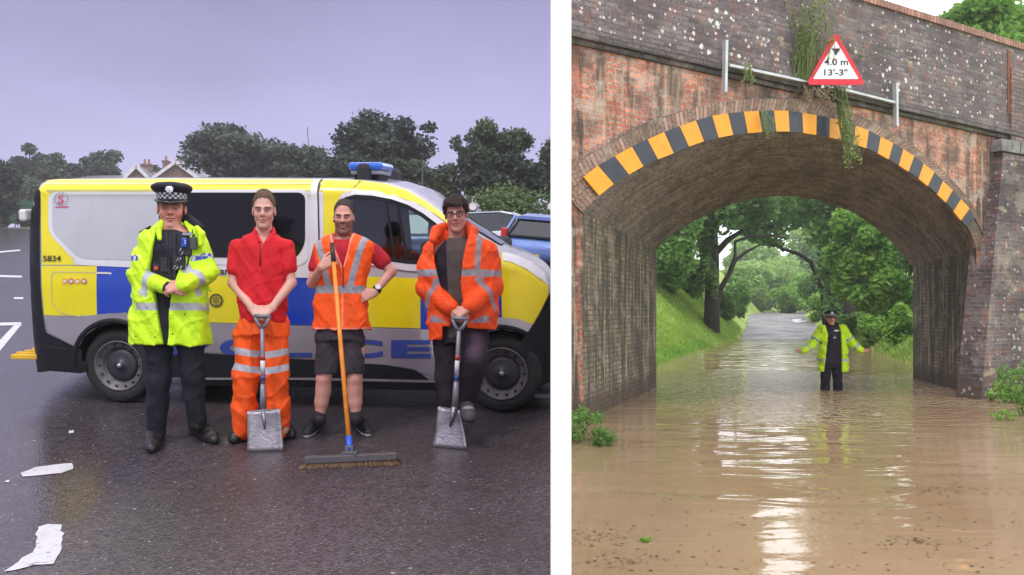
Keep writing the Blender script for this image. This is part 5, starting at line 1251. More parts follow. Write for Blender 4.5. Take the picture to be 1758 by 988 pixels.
class Fig:
    def __init__(s, name, label, Y0, basepx, group=None, sc=1., gp=None):
        s.Y0 = Y0; s.base = gp if gp is not None else Vector((( basepx-CX)/FPX*Y0, Y0, zl(Y0))); s.r = empty('person', tuple(s.base)); tag(s.r, label, 'person', group); s.S = Sh(); s.name = name
    def W(s, px, py, dy=0.): return P(px, py, s.Y0+dy)-s.base
    def rows(s, L):      # (py, xl_px, xr_px, ry[, dy])
        out = []
        for q in L:
            a = s.W(q[1], q[0]); b = s.W(q[2], q[0]); out.append((a.z, a.x, b.x, q[4] if len(q) > 4 else 0., q[3]))
        return out
    def opening(s, L, yfront=.02, curve=0.):
        A = sorted([(s.W(q[1], q[0]).z, s.W(q[1], q[0]).x, s.W(q[2], q[0]).x) for q in L]); A = np.array(A)
        def f(X, Y, Z):
            xl = np.interp(Z, A[:,0], A[:,1]); xr = np.interp(Z, A[:,0], A[:,2]); return np.maximum(np.maximum(xl-X, X-xr), np.maximum(Y-yfront, np.maximum(A[0,0]-.2-Z, Z-A[-1,0]-.08)))
        return f, (A[:,1].min(), -.5, A[0,0]-.1), (A[:,2].max(), yfront, A[-1,0]+.08)
    def head(s, c, yaw, pitch=0., roll=0., sc=1., neck_to=None, width=1., neck_r=.056):
        """c: centre of the head between the ears at eye level (local)"""
        s.hc = Vector(c); s.HM = (Matrix.Rotation(yaw, 4, 'Z') @ Matrix.Rotation(pitch, 4, 'X') @ Matrix.Rotation(roll, 4, 'Y')); s.hs = sc; s.hw = width
        T = lambda x, y, z: s.hc+s.HM @ Vector((x*sc*width, y*sc, z*sc)); s.T = T; S = s.S; M = s.HM
        E = lambda c, r, k=.015, op='u': S.ell(T(*c), [r[0]*sc*width, r[1]*sc, r[2]*sc], k, M, op)
        C_ = lambda a, b, r0, r1, k=.01: S.cap(T(*a), T(*b), r0*sc, r1*sc, k)
        if neck_to is not None: S.cap(T(0,.022,-.07), neck_to, neck_r*sc, neck_r*1.12*sc, .03)
        E((0,.018,.036), (.074,.094,.084), .03); E((0,-.030,-.026), (.060,.060,.076), .03); E((0,-.048,-.088), (.029,.034,.031), .03)
        for q in (-1, 1):
            C_((q*.046,.0,-.050), (q*.013,-.066,-.098), .014, .012, .025); E((q*.038,-.060,-.028), (.022,.022,.022), .02)
            C_((q*.044,-.070,.022), (q*.014,-.088,.018), .0095, .0100, .014)
        C_((0,-.086,.010), (0,-.108,-.024), .0085, .0118, .012); 
        for q in (-1, 1):
            E((q*.0125,-.096,-.029), (.0085,.010,.0075), .006); E((q*.030,-.098,-.000), (.0165,.013,.0105), .010, 's'); E((q*.030,-.0765,-.0005), (.0125,.0105,.0105), .003)
            E((q*.0755,.008,-.008), (.0085,.018,.029), .008); E((q*.080,.0,-.004), (.004,.008,.013), .004, 's')
        E((0,-.088,-.0545), (.024,.0115,.0065), .005); E((0,-.087,-.0675), (.020,.0115,.0075), .005); E((0,-.099,-.0605), (.023,.006,.0020), .003, 's')
        E((0,-.080,-.098), (.018,.014,.014), .012)
    def local(s, V):
        Mi = np.array(s.HM.to_3x3().inverted()); q = (V-npV(s.hc))@Mi.T; return q/np.array([s.hs*s.hw, s.hs, s.hs])
    def finish_body(s, h, skin=SKIN, beard=0., beardcol=(.07,.04,.03), browcol=(.10,.055,.035), extra=None, ruddy=1.):
        V, F = s.S.build(h); q = s.local(V); x, y, z = q.T; near = (np.abs(z) < .2)
        ax_ = np.abs(x)
        eye_ = np.where(y < -.055, np.minimum(.0100-np.sqrt((ax_-.030)**2+((z+.0005)*2.1)**2), .0020-z), -1)
        iris = np.where(y < -.055, np.minimum(.0056-np.sqrt((ax_-.030)**2+(z+.0002)**2), .0022-z), -1)
        lid = np.where(y < -.05, .0019-np.abs(z-.0031+9*(ax_-.030)**2*1.0)-np.maximum(0, np.abs(ax_-.030)-.0125), -1)
        brow = np.where(y < -.04, .0054-np.abs(z-.0185+.16*(np.maximum(0, ax_-.032)))-np.maximum(0, ax_-.050)-np.maximum(0, .015-ax_), -1)
        lip = np.where(y < -.06, .0085-np.sqrt((x*.40)**2+(z+.061)**2), -1)
        mouth = np.where(y < -.06, .0022-np.abs(z+.0612-6*ax_**2)-np.maximum(0, ax_-.025), -1)
        nostril = np.where(y < -.08, .0042-np.sqrt((ax_-.0085)**2+(z+.0365)**2), -1)
        bd = np.where((y < .015) & (z < -.015) & (z > -.135), np.minimum(.03, np.minimum(-.036+.012*np.sin(ax_*60)-z+np.maximum(0, ax_-.035)*1.5, .13+z)), -1) if beard else np.full(len(V), -1.)
        bd = np.where((lip > 0), -.001, bd)
        socket_shade = np.where(y < -.05, .0195-np.sqrt(((ax_-.030)*.9)**2+((z-.007)*1.15)**2), -1)  # shade under the brow, painted into the skin around the eyes
        cheek = np.where(y < 0, .026-np.sqrt((ax_-.042)**2+(z+.03)**2), -1)
        at = dict(m0=cheek, m1=socket_shade, m2=bd, m3=lip, m4=mouth, m5=brow, m6=eye_, m7=iris, m8=lid, m9=nostril)
        for k in at: at[k] = np.where(near, at[k], -1)
        sk = tuple(skin); dk = tuple(a*b for a, b in zip(sk, (.62,.52,.55))); bb_ = tuple(a*(1-beard)+b*beard for a, b in zip(sk, beardcol))
        m = layered('skin_'+s.name, sk, .48, [((min(1, sk[0]*1.03*ruddy), sk[1]*.88, sk[2]*.87), .5, .025), (tuple(a*.80+b*.20 for a, b in zip(dk, sk)), .5, .012), (bb_, .5, .008), ((sk[0]*.88, sk[1]*.58, sk[2]*.62), .5, .003), ((.12,.04,.04), .5, .0015), (browcol, .5, .003), ((.24,.19,.19), .5, .0014), ((.03,.025,.025), .5, .001), (tuple(c*.28 for c in sk), .5, .0018), ((.10,.035,.03), .5, .002)], bump=.12, bs=140, spec=.4)  # eye whites are darkened too, for the shade under the brow
        m.node_tree.nodes['Principled BSDF'].inputs['Subsurface Weight'].default_value = .12; m.node_tree.nodes['Principled BSDF'].inputs['Subsurface Radius'].default_value = (.012,.005,.003); m.node_tree.nodes['Principled BSDF'].inputs['Subsurface Scale'].default_value = 1.
        return mesh('body', V, F, m, s.r, True, attrs=at)
    def hair(s, col, thick=.010, front=(.088,.072,.03), rows=None, rough=.6, fringe=0., seed=1., side=1.0, nape=-.07, flat=0., strands=2600, slen=.014):
        S = Sh(); T = s.T; sc = s.hs; M = s.HM
        S.ell(T(0,.022,.040), [(.0755+thick*side)*sc*s.hw, (.096+thick)*sc, (.085+thick+.004)*sc], .02, M)
        if fringe:
            for k in range(9):
                a = -.052+.013*k; S.cap(T(a,-.055,.10-.3*abs(a)*.5), T(a-.012,-.094,.070-.15*a*fringe), .018*sc, .010*sc, .008)
            for q in (-1,1): S.cap(T(q*.075,-.03,.06), T(q*.082,-.02,.01), .014*sc, .008*sc, .01)
        Mi = np.array(M.to_3x3().inverted()); hc = npV(s.hc); f0, f1, f2 = front
        def f(X, Y, Z):
            x, y, z = X-hc[0], Y-hc[1], Z-hc[2]; x, y, z = (Mi[i,0]*x+Mi[i,1]*y+Mi[i,2]*z for i in range(3)); y = y/sc; z = z/sc
            zc = np.interp(y, [-.13,-.085,-.055,-.03,-.012,.02,.10], [f0, f0, f1, f2, -.005, -.035, nape])
            zc = zc+.004*np.sin(x*210)*np.sin(y*130+1)+.25*np.maximum(0, np.abs(x)-.045)*(y < -.03)*-1.2
            if fringe: zc = np.where(y < -.05, .052, zc)
            return z-zc
        S.cut(f, npV(s.hc)-.25, npV(s.hc)+.25); S.wr(.0016, (90,60,80), seed); V, F = S.build(.0045)
        rg_ = np.random.default_rng(int(seed)+3); nS = strands; C0_ = V[F].mean(1); pick = rg_.integers(len(F), size=nS); p0 = C0_[pick]; nr = p0-(npV(hc)+np.array([0,0,.03])); nr /= np.linalg.norm(nr, axis=1)[:,None]
        dn = rg_.normal(size=(nS,3))*.55+np.array([.25,-.1,-.35]); dn -= nr*(dn*nr).sum(1)[:,None]; dn /= np.linalg.norm(dn, axis=1)[:,None]; dn = dn+nr*rg_.uniform(.10,.55,nS)[:,None]; sd = np.cross(dn, nr); sd /= np.linalg.norm(sd, axis=1)[:,None]; ln = slen*rg_.uniform(.5,1.3,nS)[:,None]
        SV = np.stack([p0-sd*.0011, p0+sd*.0011, p0+dn*ln], 1).reshape(-1,3); SF = (np.arange(3*nS).reshape(nS,3)+len(V)).tolist(); V = np.concatenate([V, SV]); F = F.tolist()+SF
        m = layered('hair_'+s.name, col, rough, [], bump=.7, bs=240, var=.35, spec=.3, vs=60); return mesh('hair', V, F, m, s.r, True)
    def part(s, name, S, m, h=.008, attrs=None, parent=None):
        V, F = S.build(h); at = {('m%d' % i): a(V) for i, a in enumerate(attrs)} if attrs else None; return mesh(name, V, F, m, parent or s.r, True, attrs=at)
    def boot(s, heel, toe, name='boot', m=None, r=.044, top=None, sole=None, ht=.10):
        """heel and toe: local points on the ground"""
        S = Sh(); h_, t_ = Vector(heel), Vector(toe); d = (t_-h_).normalized(); gzn = min(h_.z, t_.z)
        S.chain([h_+Vector((0,0,r+.0)), h_.lerp(t_, .45)+Vector((0,0,r*.95)), h_.lerp(t_, .85)+Vector((0,0,r*.78))], [r, r*1.02, r*1.0], .03); S.cap(t_+Vector((0,0,r*.62)), h_.lerp(t_, .6)+Vector((0,0,r*.8)), r*.74, r*1.0, .03)
        if top is not None: S.cap(h_+d*.02+Vector((0,0,r)), top, r*1.02, r*1.06, .03); S.cap(h_.lerp(t_, .35)+Vector((0,0,r)), Vector(top)+d*.0, r*.9, r*.95, .03)
        a_, b_ = npV(h_), npV(t_); sl_ = (b_[2]-a_[2])/max(.05, np.hypot(b_[0]-a_[0], b_[1]-a_[1])); dd = npV(d)
        def f(X, Y, Z): return Z-(a_[2]+((X-a_[0])*dd[0]+(Y-a_[1])*dd[1])*sl_)
        S.cut(f, np.minimum(a_, b_)-.12, np.maximum(a_, b_)+.12); 
        o = s.part(name, S, m, .006, attrs=[lambda V: .023-(V[:,2]-(a_[2]+((V[:,0]-a_[0])*dd[0]+(V[:,1]-a_[1])*dd[1])*sl_)), lambda V: np.minimum(.035-np.abs((V-a_)@dd-.13), (V[:,2]-a_[2])-.055)]); return o
def yaw_to_cam(v): return math.asin(max(-1, min(1, -v.x/math.hypot(v.x, v.y))))
M_BOOT = layered('black_boot_leather', (.016,.014,.016), .38, [((.012,.011,.012), .8, .002), ((.03,.028,.03), .6, .004)], bump=.4, bs=60, var=.4, spec=.5)
M_TRNR = layered('black_trainer', (.022,.020,.024), .6, [((.62,.60,.62), .6, .002), ((.10,.10,.11), .6, .004)], bump=.4, bs=90, var=.3)
M_SHOE = layered('grey_shoe', (.06,.05,.06), .6, [((.03,.028,.03), .6, .002), ((.26,.24,.26), .6, .004)], bump=.4, bs=90, var=.3)
HV = (.60,.93,.015)          # fluorescent yellow cloth
HO = (1.0,.105,.008)         # fluorescent orange cloth
SILV = (.46,.46,.52)
def police_cap(fig, T, sc, yaw, up, par):
    """flat police cap: top, chequered band, peak, badge"""
    Mq = fig.HM.to_3x3(); sc = sc*.98; cen = T(0, .018, .050)
    def prof(name, pr, m, ex=1., ey=1.14, tilt=0., off=(0,0,0)):
        b = MB(); b.lathe([(r, h) for r, h in pr], 40, None); Mt_ = Mq @ Matrix.Rotation(tilt, 3, 'X')
        b.V = [tuple(cen+Mt_ @ Vector((v[0]*sc*ex*.93+off[0], v[1]*sc*ey+off[1], v[2]*sc+off[2]))) for v in b.V]
        V = b.V; o = mesh(name, V, b.F, m, par, True, uv=[((k % 40)/40, v[1]) for k, v in enumerate(b.UV)]); return o
    M_CLOTH = mat('cap_cloth', (.010,.011,.022), .75, var=.3, bump=.3, bs=200)
    cap_ = prof('cap', [(.086,.0),(.089,.033),(.106,.046),(.121,.058),(.127,.070),(.123,.082),(.100,.095),(.05,.103),(.001,.105)], M_CLOTH, tilt=R(-4))
    par = cap_
    if 'cap_check' not in _M:
        s_ = Mt('cap_check'); ck = s_.n('ShaderNodeTexChecker'); ck.inputs['Scale'].default_value = 1; mp = s_.co('UV', (34, 3, 1)); s_.l(mp, ck.inputs[0]); ck.inputs[1].default_value = (.55,.55,.62,1); ck.inputs[2].default_value = (.03,.03,.05,1); s_.set(color=ck.outputs[0], rough=.6); _M['cap_check'] = s_.m
    prof('chequered_band', [(.0895,-.002),(.0912,.014),(.0928,.037)], _M['cap_check'], tilt=R(-4))
    # peak
    V = []; F = []; n = 18
    for k in range(n+1):
        a = R(-205)+R(130)*k/n-R(0); a = R(-155)+R(130)*k/n
        for r_, z_, o_ in ((.088,.006,0), (.100,-.006,.020), (.106,-.024,.038), (.1,-.027,.036), (.087,-.004,0)):
            mid = math.cos((k/n-.5)*math.pi); V.append(cen+Mq @ Vector((r_*math.cos(a)*sc, (r_*1.14*math.sin(a)-o_*mid*1.3)*sc, z_*sc*(1 if z_ > 0 else mid**.5 if mid > 0 else 0))))
    for k in range(n):
        for j in range(4): q = k*5+j; F.append([q, q+5, q+6, q+1])
    mesh('peak', V, F, mat('peak_gloss', (.008,.008,.012), .22), par, True)
    b = MB(); Mb = Mq @ Matrix.Rotation(R(90-18), 3, 'X')
    st = []
    for k in range(16): a = math.pi*2*k/16+.2; r_ = (.027 if k % 2 == 0 else .020)*sc; st.append(Vector((r_*math.cos(a)*.9, r_*math.sin(a), 0)))
    c0 = T(0, -.1005-.020, .050+.058); nrm = Mb @ Vector((0,0,1)); V = [c0+Mb @ p for p in st]+[c0+nrm*.010]+[c0+Mb @ p-nrm*.006 for p in st]; F = [[k, (k+1) % 16, 16] for k in range(16)]+[[k, k+17, (k+1) % 16+17, (k+1) % 16] for k in range(16)]
    mesh('cap_badge', V, F, mat('badge_silver', (.62,.62,.68), .28, .7), par)
# ---------------------------------------------------------------- officer builder (used for both officers)
def officer(label, Y0, base, headc, yaw, pitch, hs, rowsJ, openL, inner, arms, hands, legs, sleeve_r, checks, h, collar, legmat, boots=None, hem=None, kit=None, name='a', jr=.0):
    f = Fig(name, label, Y0, 0, gp=base); W = f.W
    # skin
    neck = W(*collar['neck']); S = f.S; f.head(W(*headc), yaw, pitch, 0, hs, neck_to=neck, width=1.0)
    S.col(f.rows(inner['core']), .03); 
    for (sh, el, wr), hd in zip(arms, hands):
        a, b, c = W(*sh), W(*el), W(*wr); S.cap(neck+Vector((0,.03,-.05)), a, .045, .05, .03); S.cap(a, b, .045, .036, .02); S.cap(b, c, .034, .026, .015); add_hand(S, c, *hd)
    for lg in legs:
        pts = [W(*q) for q in lg]; S.chain(pts, [.062,.048,.036][:len(pts)], .02)
    f.finish_body(h*.72 if Y0 < 10 else .008, skin=(.56,.25,.20), ruddy=1.1, browcol=(.2,.11,.07))
    f.hair((.06,.035,.025), .006, nape=-.05)
    police_cap(f, f.T, hs, yaw, 0, f.r)
    # dark shirt and stab vest
    S = Sh(); S.col(f.rows(inner['vest']), .02); S.cap(neck+Vector((-.0,.01,-.02)), neck+Vector((0,.02,-.005)), .063, .062, .02); S.wr(.0015, (30,20,26), 1.)
    vt = f.part('stab_vest', S, layered('stab_vest_'+name, (.018,.016,.026), .7, [], bump=.5, bs=60, var=.4), h)
    # trousers
    S = Sh(); 
    for lg in legs:
        pts = [W(*q) for q in lg]; rs = [legmat[0], legmat[1], legmat[2]][:len(pts)]; S.chain(pts, rs, .03)
    S.col(f.rows(inner['hips']), .04); S.wr(.004, (16,10,15), 2.); 
    if boots is None: pass
    f.part('trousers', S, layered('navy_trousers_'+name, (.012,.012,.022), .8, [], bump=.4, bs=70, var=.4), h)
    # jacket
    S = Sh(); S.col(f.rows(rowsJ), .03, 2.6)
    A = []
    for (sh, el, wr) in arms:
        a, b, c = W(*sh), W(*el), W(*wr); c2 = b.lerp(c, .93); A.append((a, b, c2)); S.cap(a, b, sleeve_r[0], sleeve_r[1], .045); S.cap(b, c2, sleeve_r[1], sleeve_r[2], .02)
    ff, lo, hi = f.opening(openL, yfront=collar.get('yf', .0)); 
    S.wr(.0068, (17,11,13), 3.+jr); S.wr(.0022, (41,25,36), 1.+jr)
    S.cut(ff, lo, hi)
    # keep the sleeves that cross the opening
    for (a, b, c2) in A: S.cap(b, c2, sleeve_r[1]-.004, sleeve_r[2]-.002, .004)
    zh = [W(0, py)[2] for py in hem]
    def hemf(V):
        d = np.full(len(V), -1.)
        for z_ in zh: d = np.maximum(d, .026-np.abs(V[:,2]-z_))
        for (a, b, c2) in A:
            for (p, q) in ((a, b), (b, c2)): d = np.minimum(d, -(band_limb(V, p, q, .5, 9, sleeve_r[1]+.022)))
        return d
    def sleevef(V):
        d = np.full(len(V), -1.)
        for (a, b, c2) in A: d = np.maximum(d, band_limb(V, b, c2, .52, .027, sleeve_r[1]+.05))
        return d
    def checkf(V):
        d = np.full(len(V), -1.)
        for (a, b, c2) in A: d = np.maximum(d, band_limb(V, a, b, checks, .019, sleeve_r[0]+.05))
        return d
    def fasten(V):
        zz = [W(0, py)[2] for py in collar['studs']]; d = np.full(len(V), -1.)
        for (px, py) in collar['studpx']:
            c = W(px, py); d = np.maximum(d, np.where(V[:,1] < .0, .0065-np.hypot(V[:,0]-c.x, V[:,2]-c.z), -1))
        return d
    seam = lambda V: np.maximum.reduce([.0022-np.abs(V[:,2]-W(0, py)[2]+.01*np.sin(V[:,0]*9)) for py in collar['seams']])
    jm = layered('hi_vis_jacket_'+name, HV, .55, [((.38,.60,.01), .5, .0015), (SILV, .35, .0012), (SILV, .35, .0012), ('check', .4, .0012), ((.02,.02,.02), .5, .0012)], bump=.35, bs=45, var=.05, spec=.4, dirt=.12)
    jk = f.part('jacket', S, jm, h, attrs=[seam, hemf, sleevef, checkf, fasten])
    # collar: dark fleece lining folded open
    for seg in collar['dark']:
        S = Sh(); S.chain([W(*q) for q in seg[0]], seg[1], .015); S.wr(.002, (50,40,50), 2.); f.part('collar', S, layered('dark_collar_'+name, (.022,.018,.030), .85, [], bump=.6, bs=120, var=.4), h*.8, parent=jk)
    for seg in collar['lit']:
        S = Sh(); S.chain([W(*q) for q in seg[0]], seg[1], .012); f.part('collar', S, jm, h*.8, attrs=[lambda V: np.full(len(V), -1.)]*5, parent=jk)
    for seg in collar.get('epaulette', []):
        b = MB(); b.bar(W(*seg[0]), W(*seg[1]), .045, .010, up=(0,0,1)); b.build('epaulette', mat('epaulette_black', (.02,.02,.025), .6), jk, bevel=.003)
    # cuffs
    if collar.get('cuff'):
        for i in collar['cuff']:
            (sh, el, wr) = arms[i]; a, c = W(*el), W(*wr); S = Sh(); S.cap(a.lerp(c, .80), a.lerp(c, .98), sleeve_r[2]*.98, sleeve_r[2]*.82, .01); S.wr(.002, (50,40,50), 2.); f.part('cuff', S, mat('dark_cuff', (.02,.017,.022), .8, bump=.4), h*.8, parent=jk)
    if kit: kit(f, vt)
    if boots:
        for (hl, to, tp) in boots: f.boot(G(*hl)-f.base, G(*to)-f.base, 'boot', M_BOOT, .050, top=W(*tp))
    return f
def kit_a(f, vt):
    W = f.W; yq = -.142
    def bx(name, px, py, w, h_, d, m, dy=yq, bev=.004, par=vt):
        b = MB(); b.box(W(px, py, dy), (w, d, h_)); return b.build(name, m, par, bevel=bev)
    bx('chest_pocket', 318, 425, .085, .12, .03, mat('pouch_black', (.02,.02,.03), .7, bump=.4), -.128)
    bx('body_camera', 316.5, 417, .034, .062, .022, mat('device_blue', (.02,.07,.5), .3, var=.1), -.152)
    bx('device_screen', 318, 416, .012, .03, .004, mat('device_pale', (.3,.4,.8), .3), -.165)
    bx('radio', 332, 418, .045, .085, .035, mat('radio_grey', (.07,.075,.09), .5), -.125)
    b = MB(); b.tube([W(331,409,-.125), W(330,394,-.115)], [.006,.004], 8); b.build('radio_antenna', mat('antenna', (.02,.02,.02), .5), vt)
    bx('name_badge', 322, 402, .062, .022, .006, mat('badge_dark', (.03,.03,.08), .5), -.132)
    V, F = text2d('POLICE', .021, .0006); c = W(322, 402.3, -.137); mesh('badge_lettering', [(c.x+x, c.y, c.z+y) for x, y in V], F, mat('badge_white', (.75,.75,.8), .5), vt)
    bx('baton_pouch', 283, 455, .05, .10, .04, mat('pouch_black'), -.12); bx('belt_pouch', 270, 461, .045, .06, .05, mat('pouch_black'), -.10); bx('torch', 268.5, 461, .026, .022, .02, mat('torch_red', (.6,.05,.03), .4), -.135)
    bx('tool_pouch', 308, 452, .08, .09, .035, mat('pouch_black'), -.135); 
    for (x, y, a) in ((309,430,.5), (312,436,-.3), (304,447,.2), (309,446,.9), (299,459,-.4), (303,461,.3), (310,460,.1)):
        b = MB(); c = W(x, y, -.158); b.tube([c+Vector((-.008*math.cos(a),0,-.012)), c+Vector((.004,-.004,0)), c+Vector((.008*math.cos(a),0,.012))], .0032, 6); b.build('clip', M_ALLOY, vt)
    for (x0_, y0_, x1_, y1_) in ((286,400,290,470),(300,398,300,480),(334,402,318,470)):
        b = MB(); b.bar(W(x0_, y0_, -.128), W(x1_, y1_, -.126), .010, .006, up=(0,1,0)); b.build('strap', mat('strap_dark', (.035,.03,.045), .6), vt)
yA = 6.12; bA = Vector(((297-CX)/FPX*yA, yA, zl(yA)))
CAMV = Vector((0,0,EYE))
officer('officer in flat cap and open yellow jacket with clasped hands, leftmost of the four men', yA, bA, (294.5,358.5,0), yaw_to_cam(bA)*.75, R(5), 1.20,
    [(592,222,360,.155),(560,223,359,.16),(520,227,357,.165),(480,232,355,.16),(440,234,352,.15),(412,242,348,.135),(400,250,342,.12),(390,262,332,.10),(381,272,322,.08),(375,280,314,.06)],
    [(370,284,312),(385,282,320),(400,279,332),(420,276,336),(440,273,330),(465,268,320),(490,276,312),(520,281,306),(600,295,301)],
    dict(core=[(560,262,338,.09),(480,258,338,.09),(400,258,334,.09),(388,275,315,.07)], vest=[(540,266,322,.115),(500,262,326,.118),(470,256,334,.125),(430,258,342,.135),(412,262,340,.12),(402,268,330,.108),(395,276,318,.085)], hips=[(592,252,348,.12),(560,252,348,.125),(520,258,342,.12)]),
    [((256,410,.02),(237,474,-.03),(288,494,-.215)), ((338,410,.02),(356,470,-.03),(312,492,-.225))],
    [((.95,-.25,-.12),(0,.9,-.3),(.1,-.2,1),(28,42,30),.03,1.02), ((-.93,-.30,-.18),(0,.85,-.5),(0,-.3,1),(38,48,34),.03,1.02)],
    [[(273,572,.0),(272,655,-.01),(269,742,.02)], [(326,572,.0),(332,650,-.0),(338,722,.02)]],
    (.068,.070,.055), .62, .0075,
    dict(neck=(296,397,.03), yf=-.0, studs=[], studpx=[(227,583),(282,578),(247,577),(310,573),(268,529),(330,540),(296,575)], seams=[540,478], cuff=[0],
        dark=[([(306,374,.03),(324,378,.02),(343,392,.0)], [.030,.036,.032]), ([(284,376,.03),(276,384,.01)], [.028,.022]), ([(280,372,.07),(310,370,.07)], [.03,.03])],
        lit=[([(280,381,-.05),(272,392,-.10),(274,410,-.13)], [.020,.022,.016]), ([(338,392,-.08),(346,402,-.10),(344,420,-.11)], [.020,.024,.018])],
        epaulette=[((241,400,.0),(260,389,.0))]),
    (.098,.078,.066), boots=[((271,752),(260,778),(266,744,.02)), ((336,741),(368,763),(338,728,.02))], hem=[527], kit=kit_a, name='a')
# ---------------------------------------------------------------- man in the red polo shirt
yB = 6.16; f = Fig('b', 'young man in red polo shirt and orange work trousers resting both hands on a shovel', yB, 450); W = f.W
S = f.S; neck = W(453,400,.03); f.head(W(453,361.5,0), yaw_to_cam(f.base)*.7, R(7), 0, 1.11, neck_to=neck, width=.90, neck_r=.047)
S.col(f.rows([(545,416,486,.085),(480,418,482,.085),(430,418,482,.085),(410,428,474,.065)]), .03)
armB = [((409,424,.02),(400,486,.0),(432,528,-.17)), ((491,424,.02),(500,486,.0),(468,528,-.17))]
hdB = [((.70,-.35,-.55),(.3,.6,-.75),(.5,-.75,.2),(40,55,35),.02,1.0), ((-.70,-.35,-.55),(-.3,.6,-.75),(-.5,-.75,.2),(40,55,35),.02,1.0)]
for (a, b, c), hd in zip(armB, hdB):
    a, b, c = W(*a), W(*b), W(*c); S.cap(W(450,412,.03), a, .045, .045, .03); S.cap(a, b, .041, .034, .02); S.cap(b, c, .038, .0255, .015); add_hand(S, c, *hd)
for lg in ([(427,560),(424,650),(416,742)], [(474,560),(478,650),(486,738)]): S.chain([W(*q) for q in lg], [.062,.05,.038], .02)
f.finish_body(.0052, skin=(.60,.33,.27), browcol=(.13,.075,.05))
f.hair((.15,.09,.055), .007, front=(.092,.080,.040), seed=2., side=.25, nape=-.045)
S = Sh(); S.col(f.rows([(552,412,492,.118),(520,410,492,.122),(480,409,492,.12),(440,409,491,.12),(425,408,492,.112),(414,413,487,.10),(406,422,480,.088),(400,431,473,.072),(395,438,469,.058)]), .02, 2.4)
for (a, b, c) in armB: a, b = W(*a), W(*b); S.cap(a, a.lerp(b, .58), .058, .060, .03)
for (a, b, c) in armB:
    a_, b_ = npV(W(*a)), npV(W(*b)); e = a_+(b_-a_)*.64; dn = (b_-a_)/np.linalg.norm(b_-a_)
S.wr(.0050, (20,12,15), 5.); S.wr(.0018, (45,30,38), 1.)
fo_, lo, hi = f.opening([(390,439,470),(400,441,468),(412,447,463),(424,454,456)], yfront=.0); S.cut(fo_, lo, hi)
M_RED = layered('red_polo_cloth', (.62,.012,.022), .75, [((.33,.006,.014), .7, .0015)], bump=.3, bs=120, var=.1)
cn_ = W(455,0).x
pl_ = f.part('polo_shirt', S, M_RED, .0075, attrs=[lambda V: np.where((V[:,1] < 0) & (V[:,2] < W(0,420)[2]) & (V[:,2] > W(0,450)[2]), .0015-np.abs(V[:,0]-cn_), -1)])
S = Sh()
for q in (-1, 1): S.chain([W(454+q*15,396,.03), W(454+q*16,402,-.04), W(454+q*6,416,-.098)], [.016,.017,.010], .01)
S.cap(W(440,393,.06), W(468,393,.06), .017, .017, .01); f.part('collar', S, M_RED, .006, attrs=[lambda V: np.full(len(V), -1.)], parent=pl_)
S = Sh(); S.col(f.rows([(575,405,495,.125),(560,408,493,.12),(543,413,489,.105)]), .03)
LG = [[(428,572,.0),(424,640,-.015),(419,700,0),(416,740,.01)], [(472,572,.0),(475,640,-.015),(478,700,0),(482,738,.01)]]
for lg, rs in zip(LG, ((.098,.090,.085,.070), (.098,.088,.083,.066))): S.chain([W(*q) for q in lg], rs, .03)
S.wr(.008, (13,9,11), 7.); S.wr(.003, (30,22,28), 2.)
M_OTR = layered('orange_work_trousers', HO, .6, [(SILV, .35, .0013), (SILV, .35, .0013)], bump=.35, bs=60, var=.06, dirt=.45)
tb = lambda py: (lambda V: .0235-np.abs(V[:,2]-W(0, py)[2]+.015*np.sin((V[:,0]-W(450,0).x)*14+1)))
f.part('trousers', S, M_OTR, .0075, attrs=[tb(605), tb(632)])
f.boot(G(417,746)-f.base, G(402,762)-f.base, 'boot', M_BOOT, .046, top=W(416,738)); f.boot(G(485,742)-f.base, G(500,754)-f.base, 'boot', M_BOOT, .044, top=W(484,742,.025))
# ---------------------------------------------------------------- man in the orange vest
yC = 6.25; f = Fig('c', 'bearded man in orange vest and dark shorts gripping a broom, hand on hip', yC, 590); W = f.W
S = f.S; neck = W(589,408,.03); f.head(W(590,374,0), yaw_to_cam(f.base)*.6, R(6), 0, 1.05, neck_to=neck, width=.87)
S.col(f.rows([(560,548,622,.085),(500,552,620,.085),(440,558,624,.09),(414,570,610,.065)]), .03)
armC = [((552,430,.01),(536,486,-.04),(552,459,-.215)), ((638,430,.02),(672,466,.05),(643,503,-.03))]
hdC = [((.80,-.10,.50),(.35,.92,-.1),(-.5,-.1,.8),(58,68,50),.0,1.05), ((-.8,-.45,-.30),(-.2,.8,-.3),(-.3,-.2,.9),(28,35,25),.03,.98)]
for (a, b, c), hd in zip(armC, hdC):
    a, b, c = W(*a), W(*b), W(*c); S.cap(W(592,418,.03), a, .045, .046, .03); S.cap(a, b, .043, .037, .02); S.cap(b, c, .038, .026, .015); add_hand(S, c, *hd)
LGC = [[(562,600,0),(556,650,-.015),(552,690,.01),(549,716,.01)], [(609,600,0),(609,650,-.015),(610,690,.01),(611,716,.01)]]
for lg in LGC: S.chain([W(*q) for q in lg], [.075,.052,.047,.034], .02)
for lg in LGC: S.ell(W(lg[1][0], 668, .016), (.050,.054,.080), .03); 
f.finish_body(.0052, skin=(.60,.30,.235), beard=.72, browcol=(.06,.035,.025))
f.hair((.055,.038,.038), .002, front=(.094,.080,.040), seed=3., side=.6, nape=-.045, slen=.006)
S = Sh(); S.col(f.rows([(562,547,628,.105),(500,548,625,.105),(450,550,632,.112),(434,550,633,.108),(424,557,625,.098),(417,566,615,.082),(412,573,607,.066)]), .02)
for (a, b, c) in armC: a, b = W(*a), W(*b); S.cap(a, a.lerp(b, .52), .060, .060, .03)
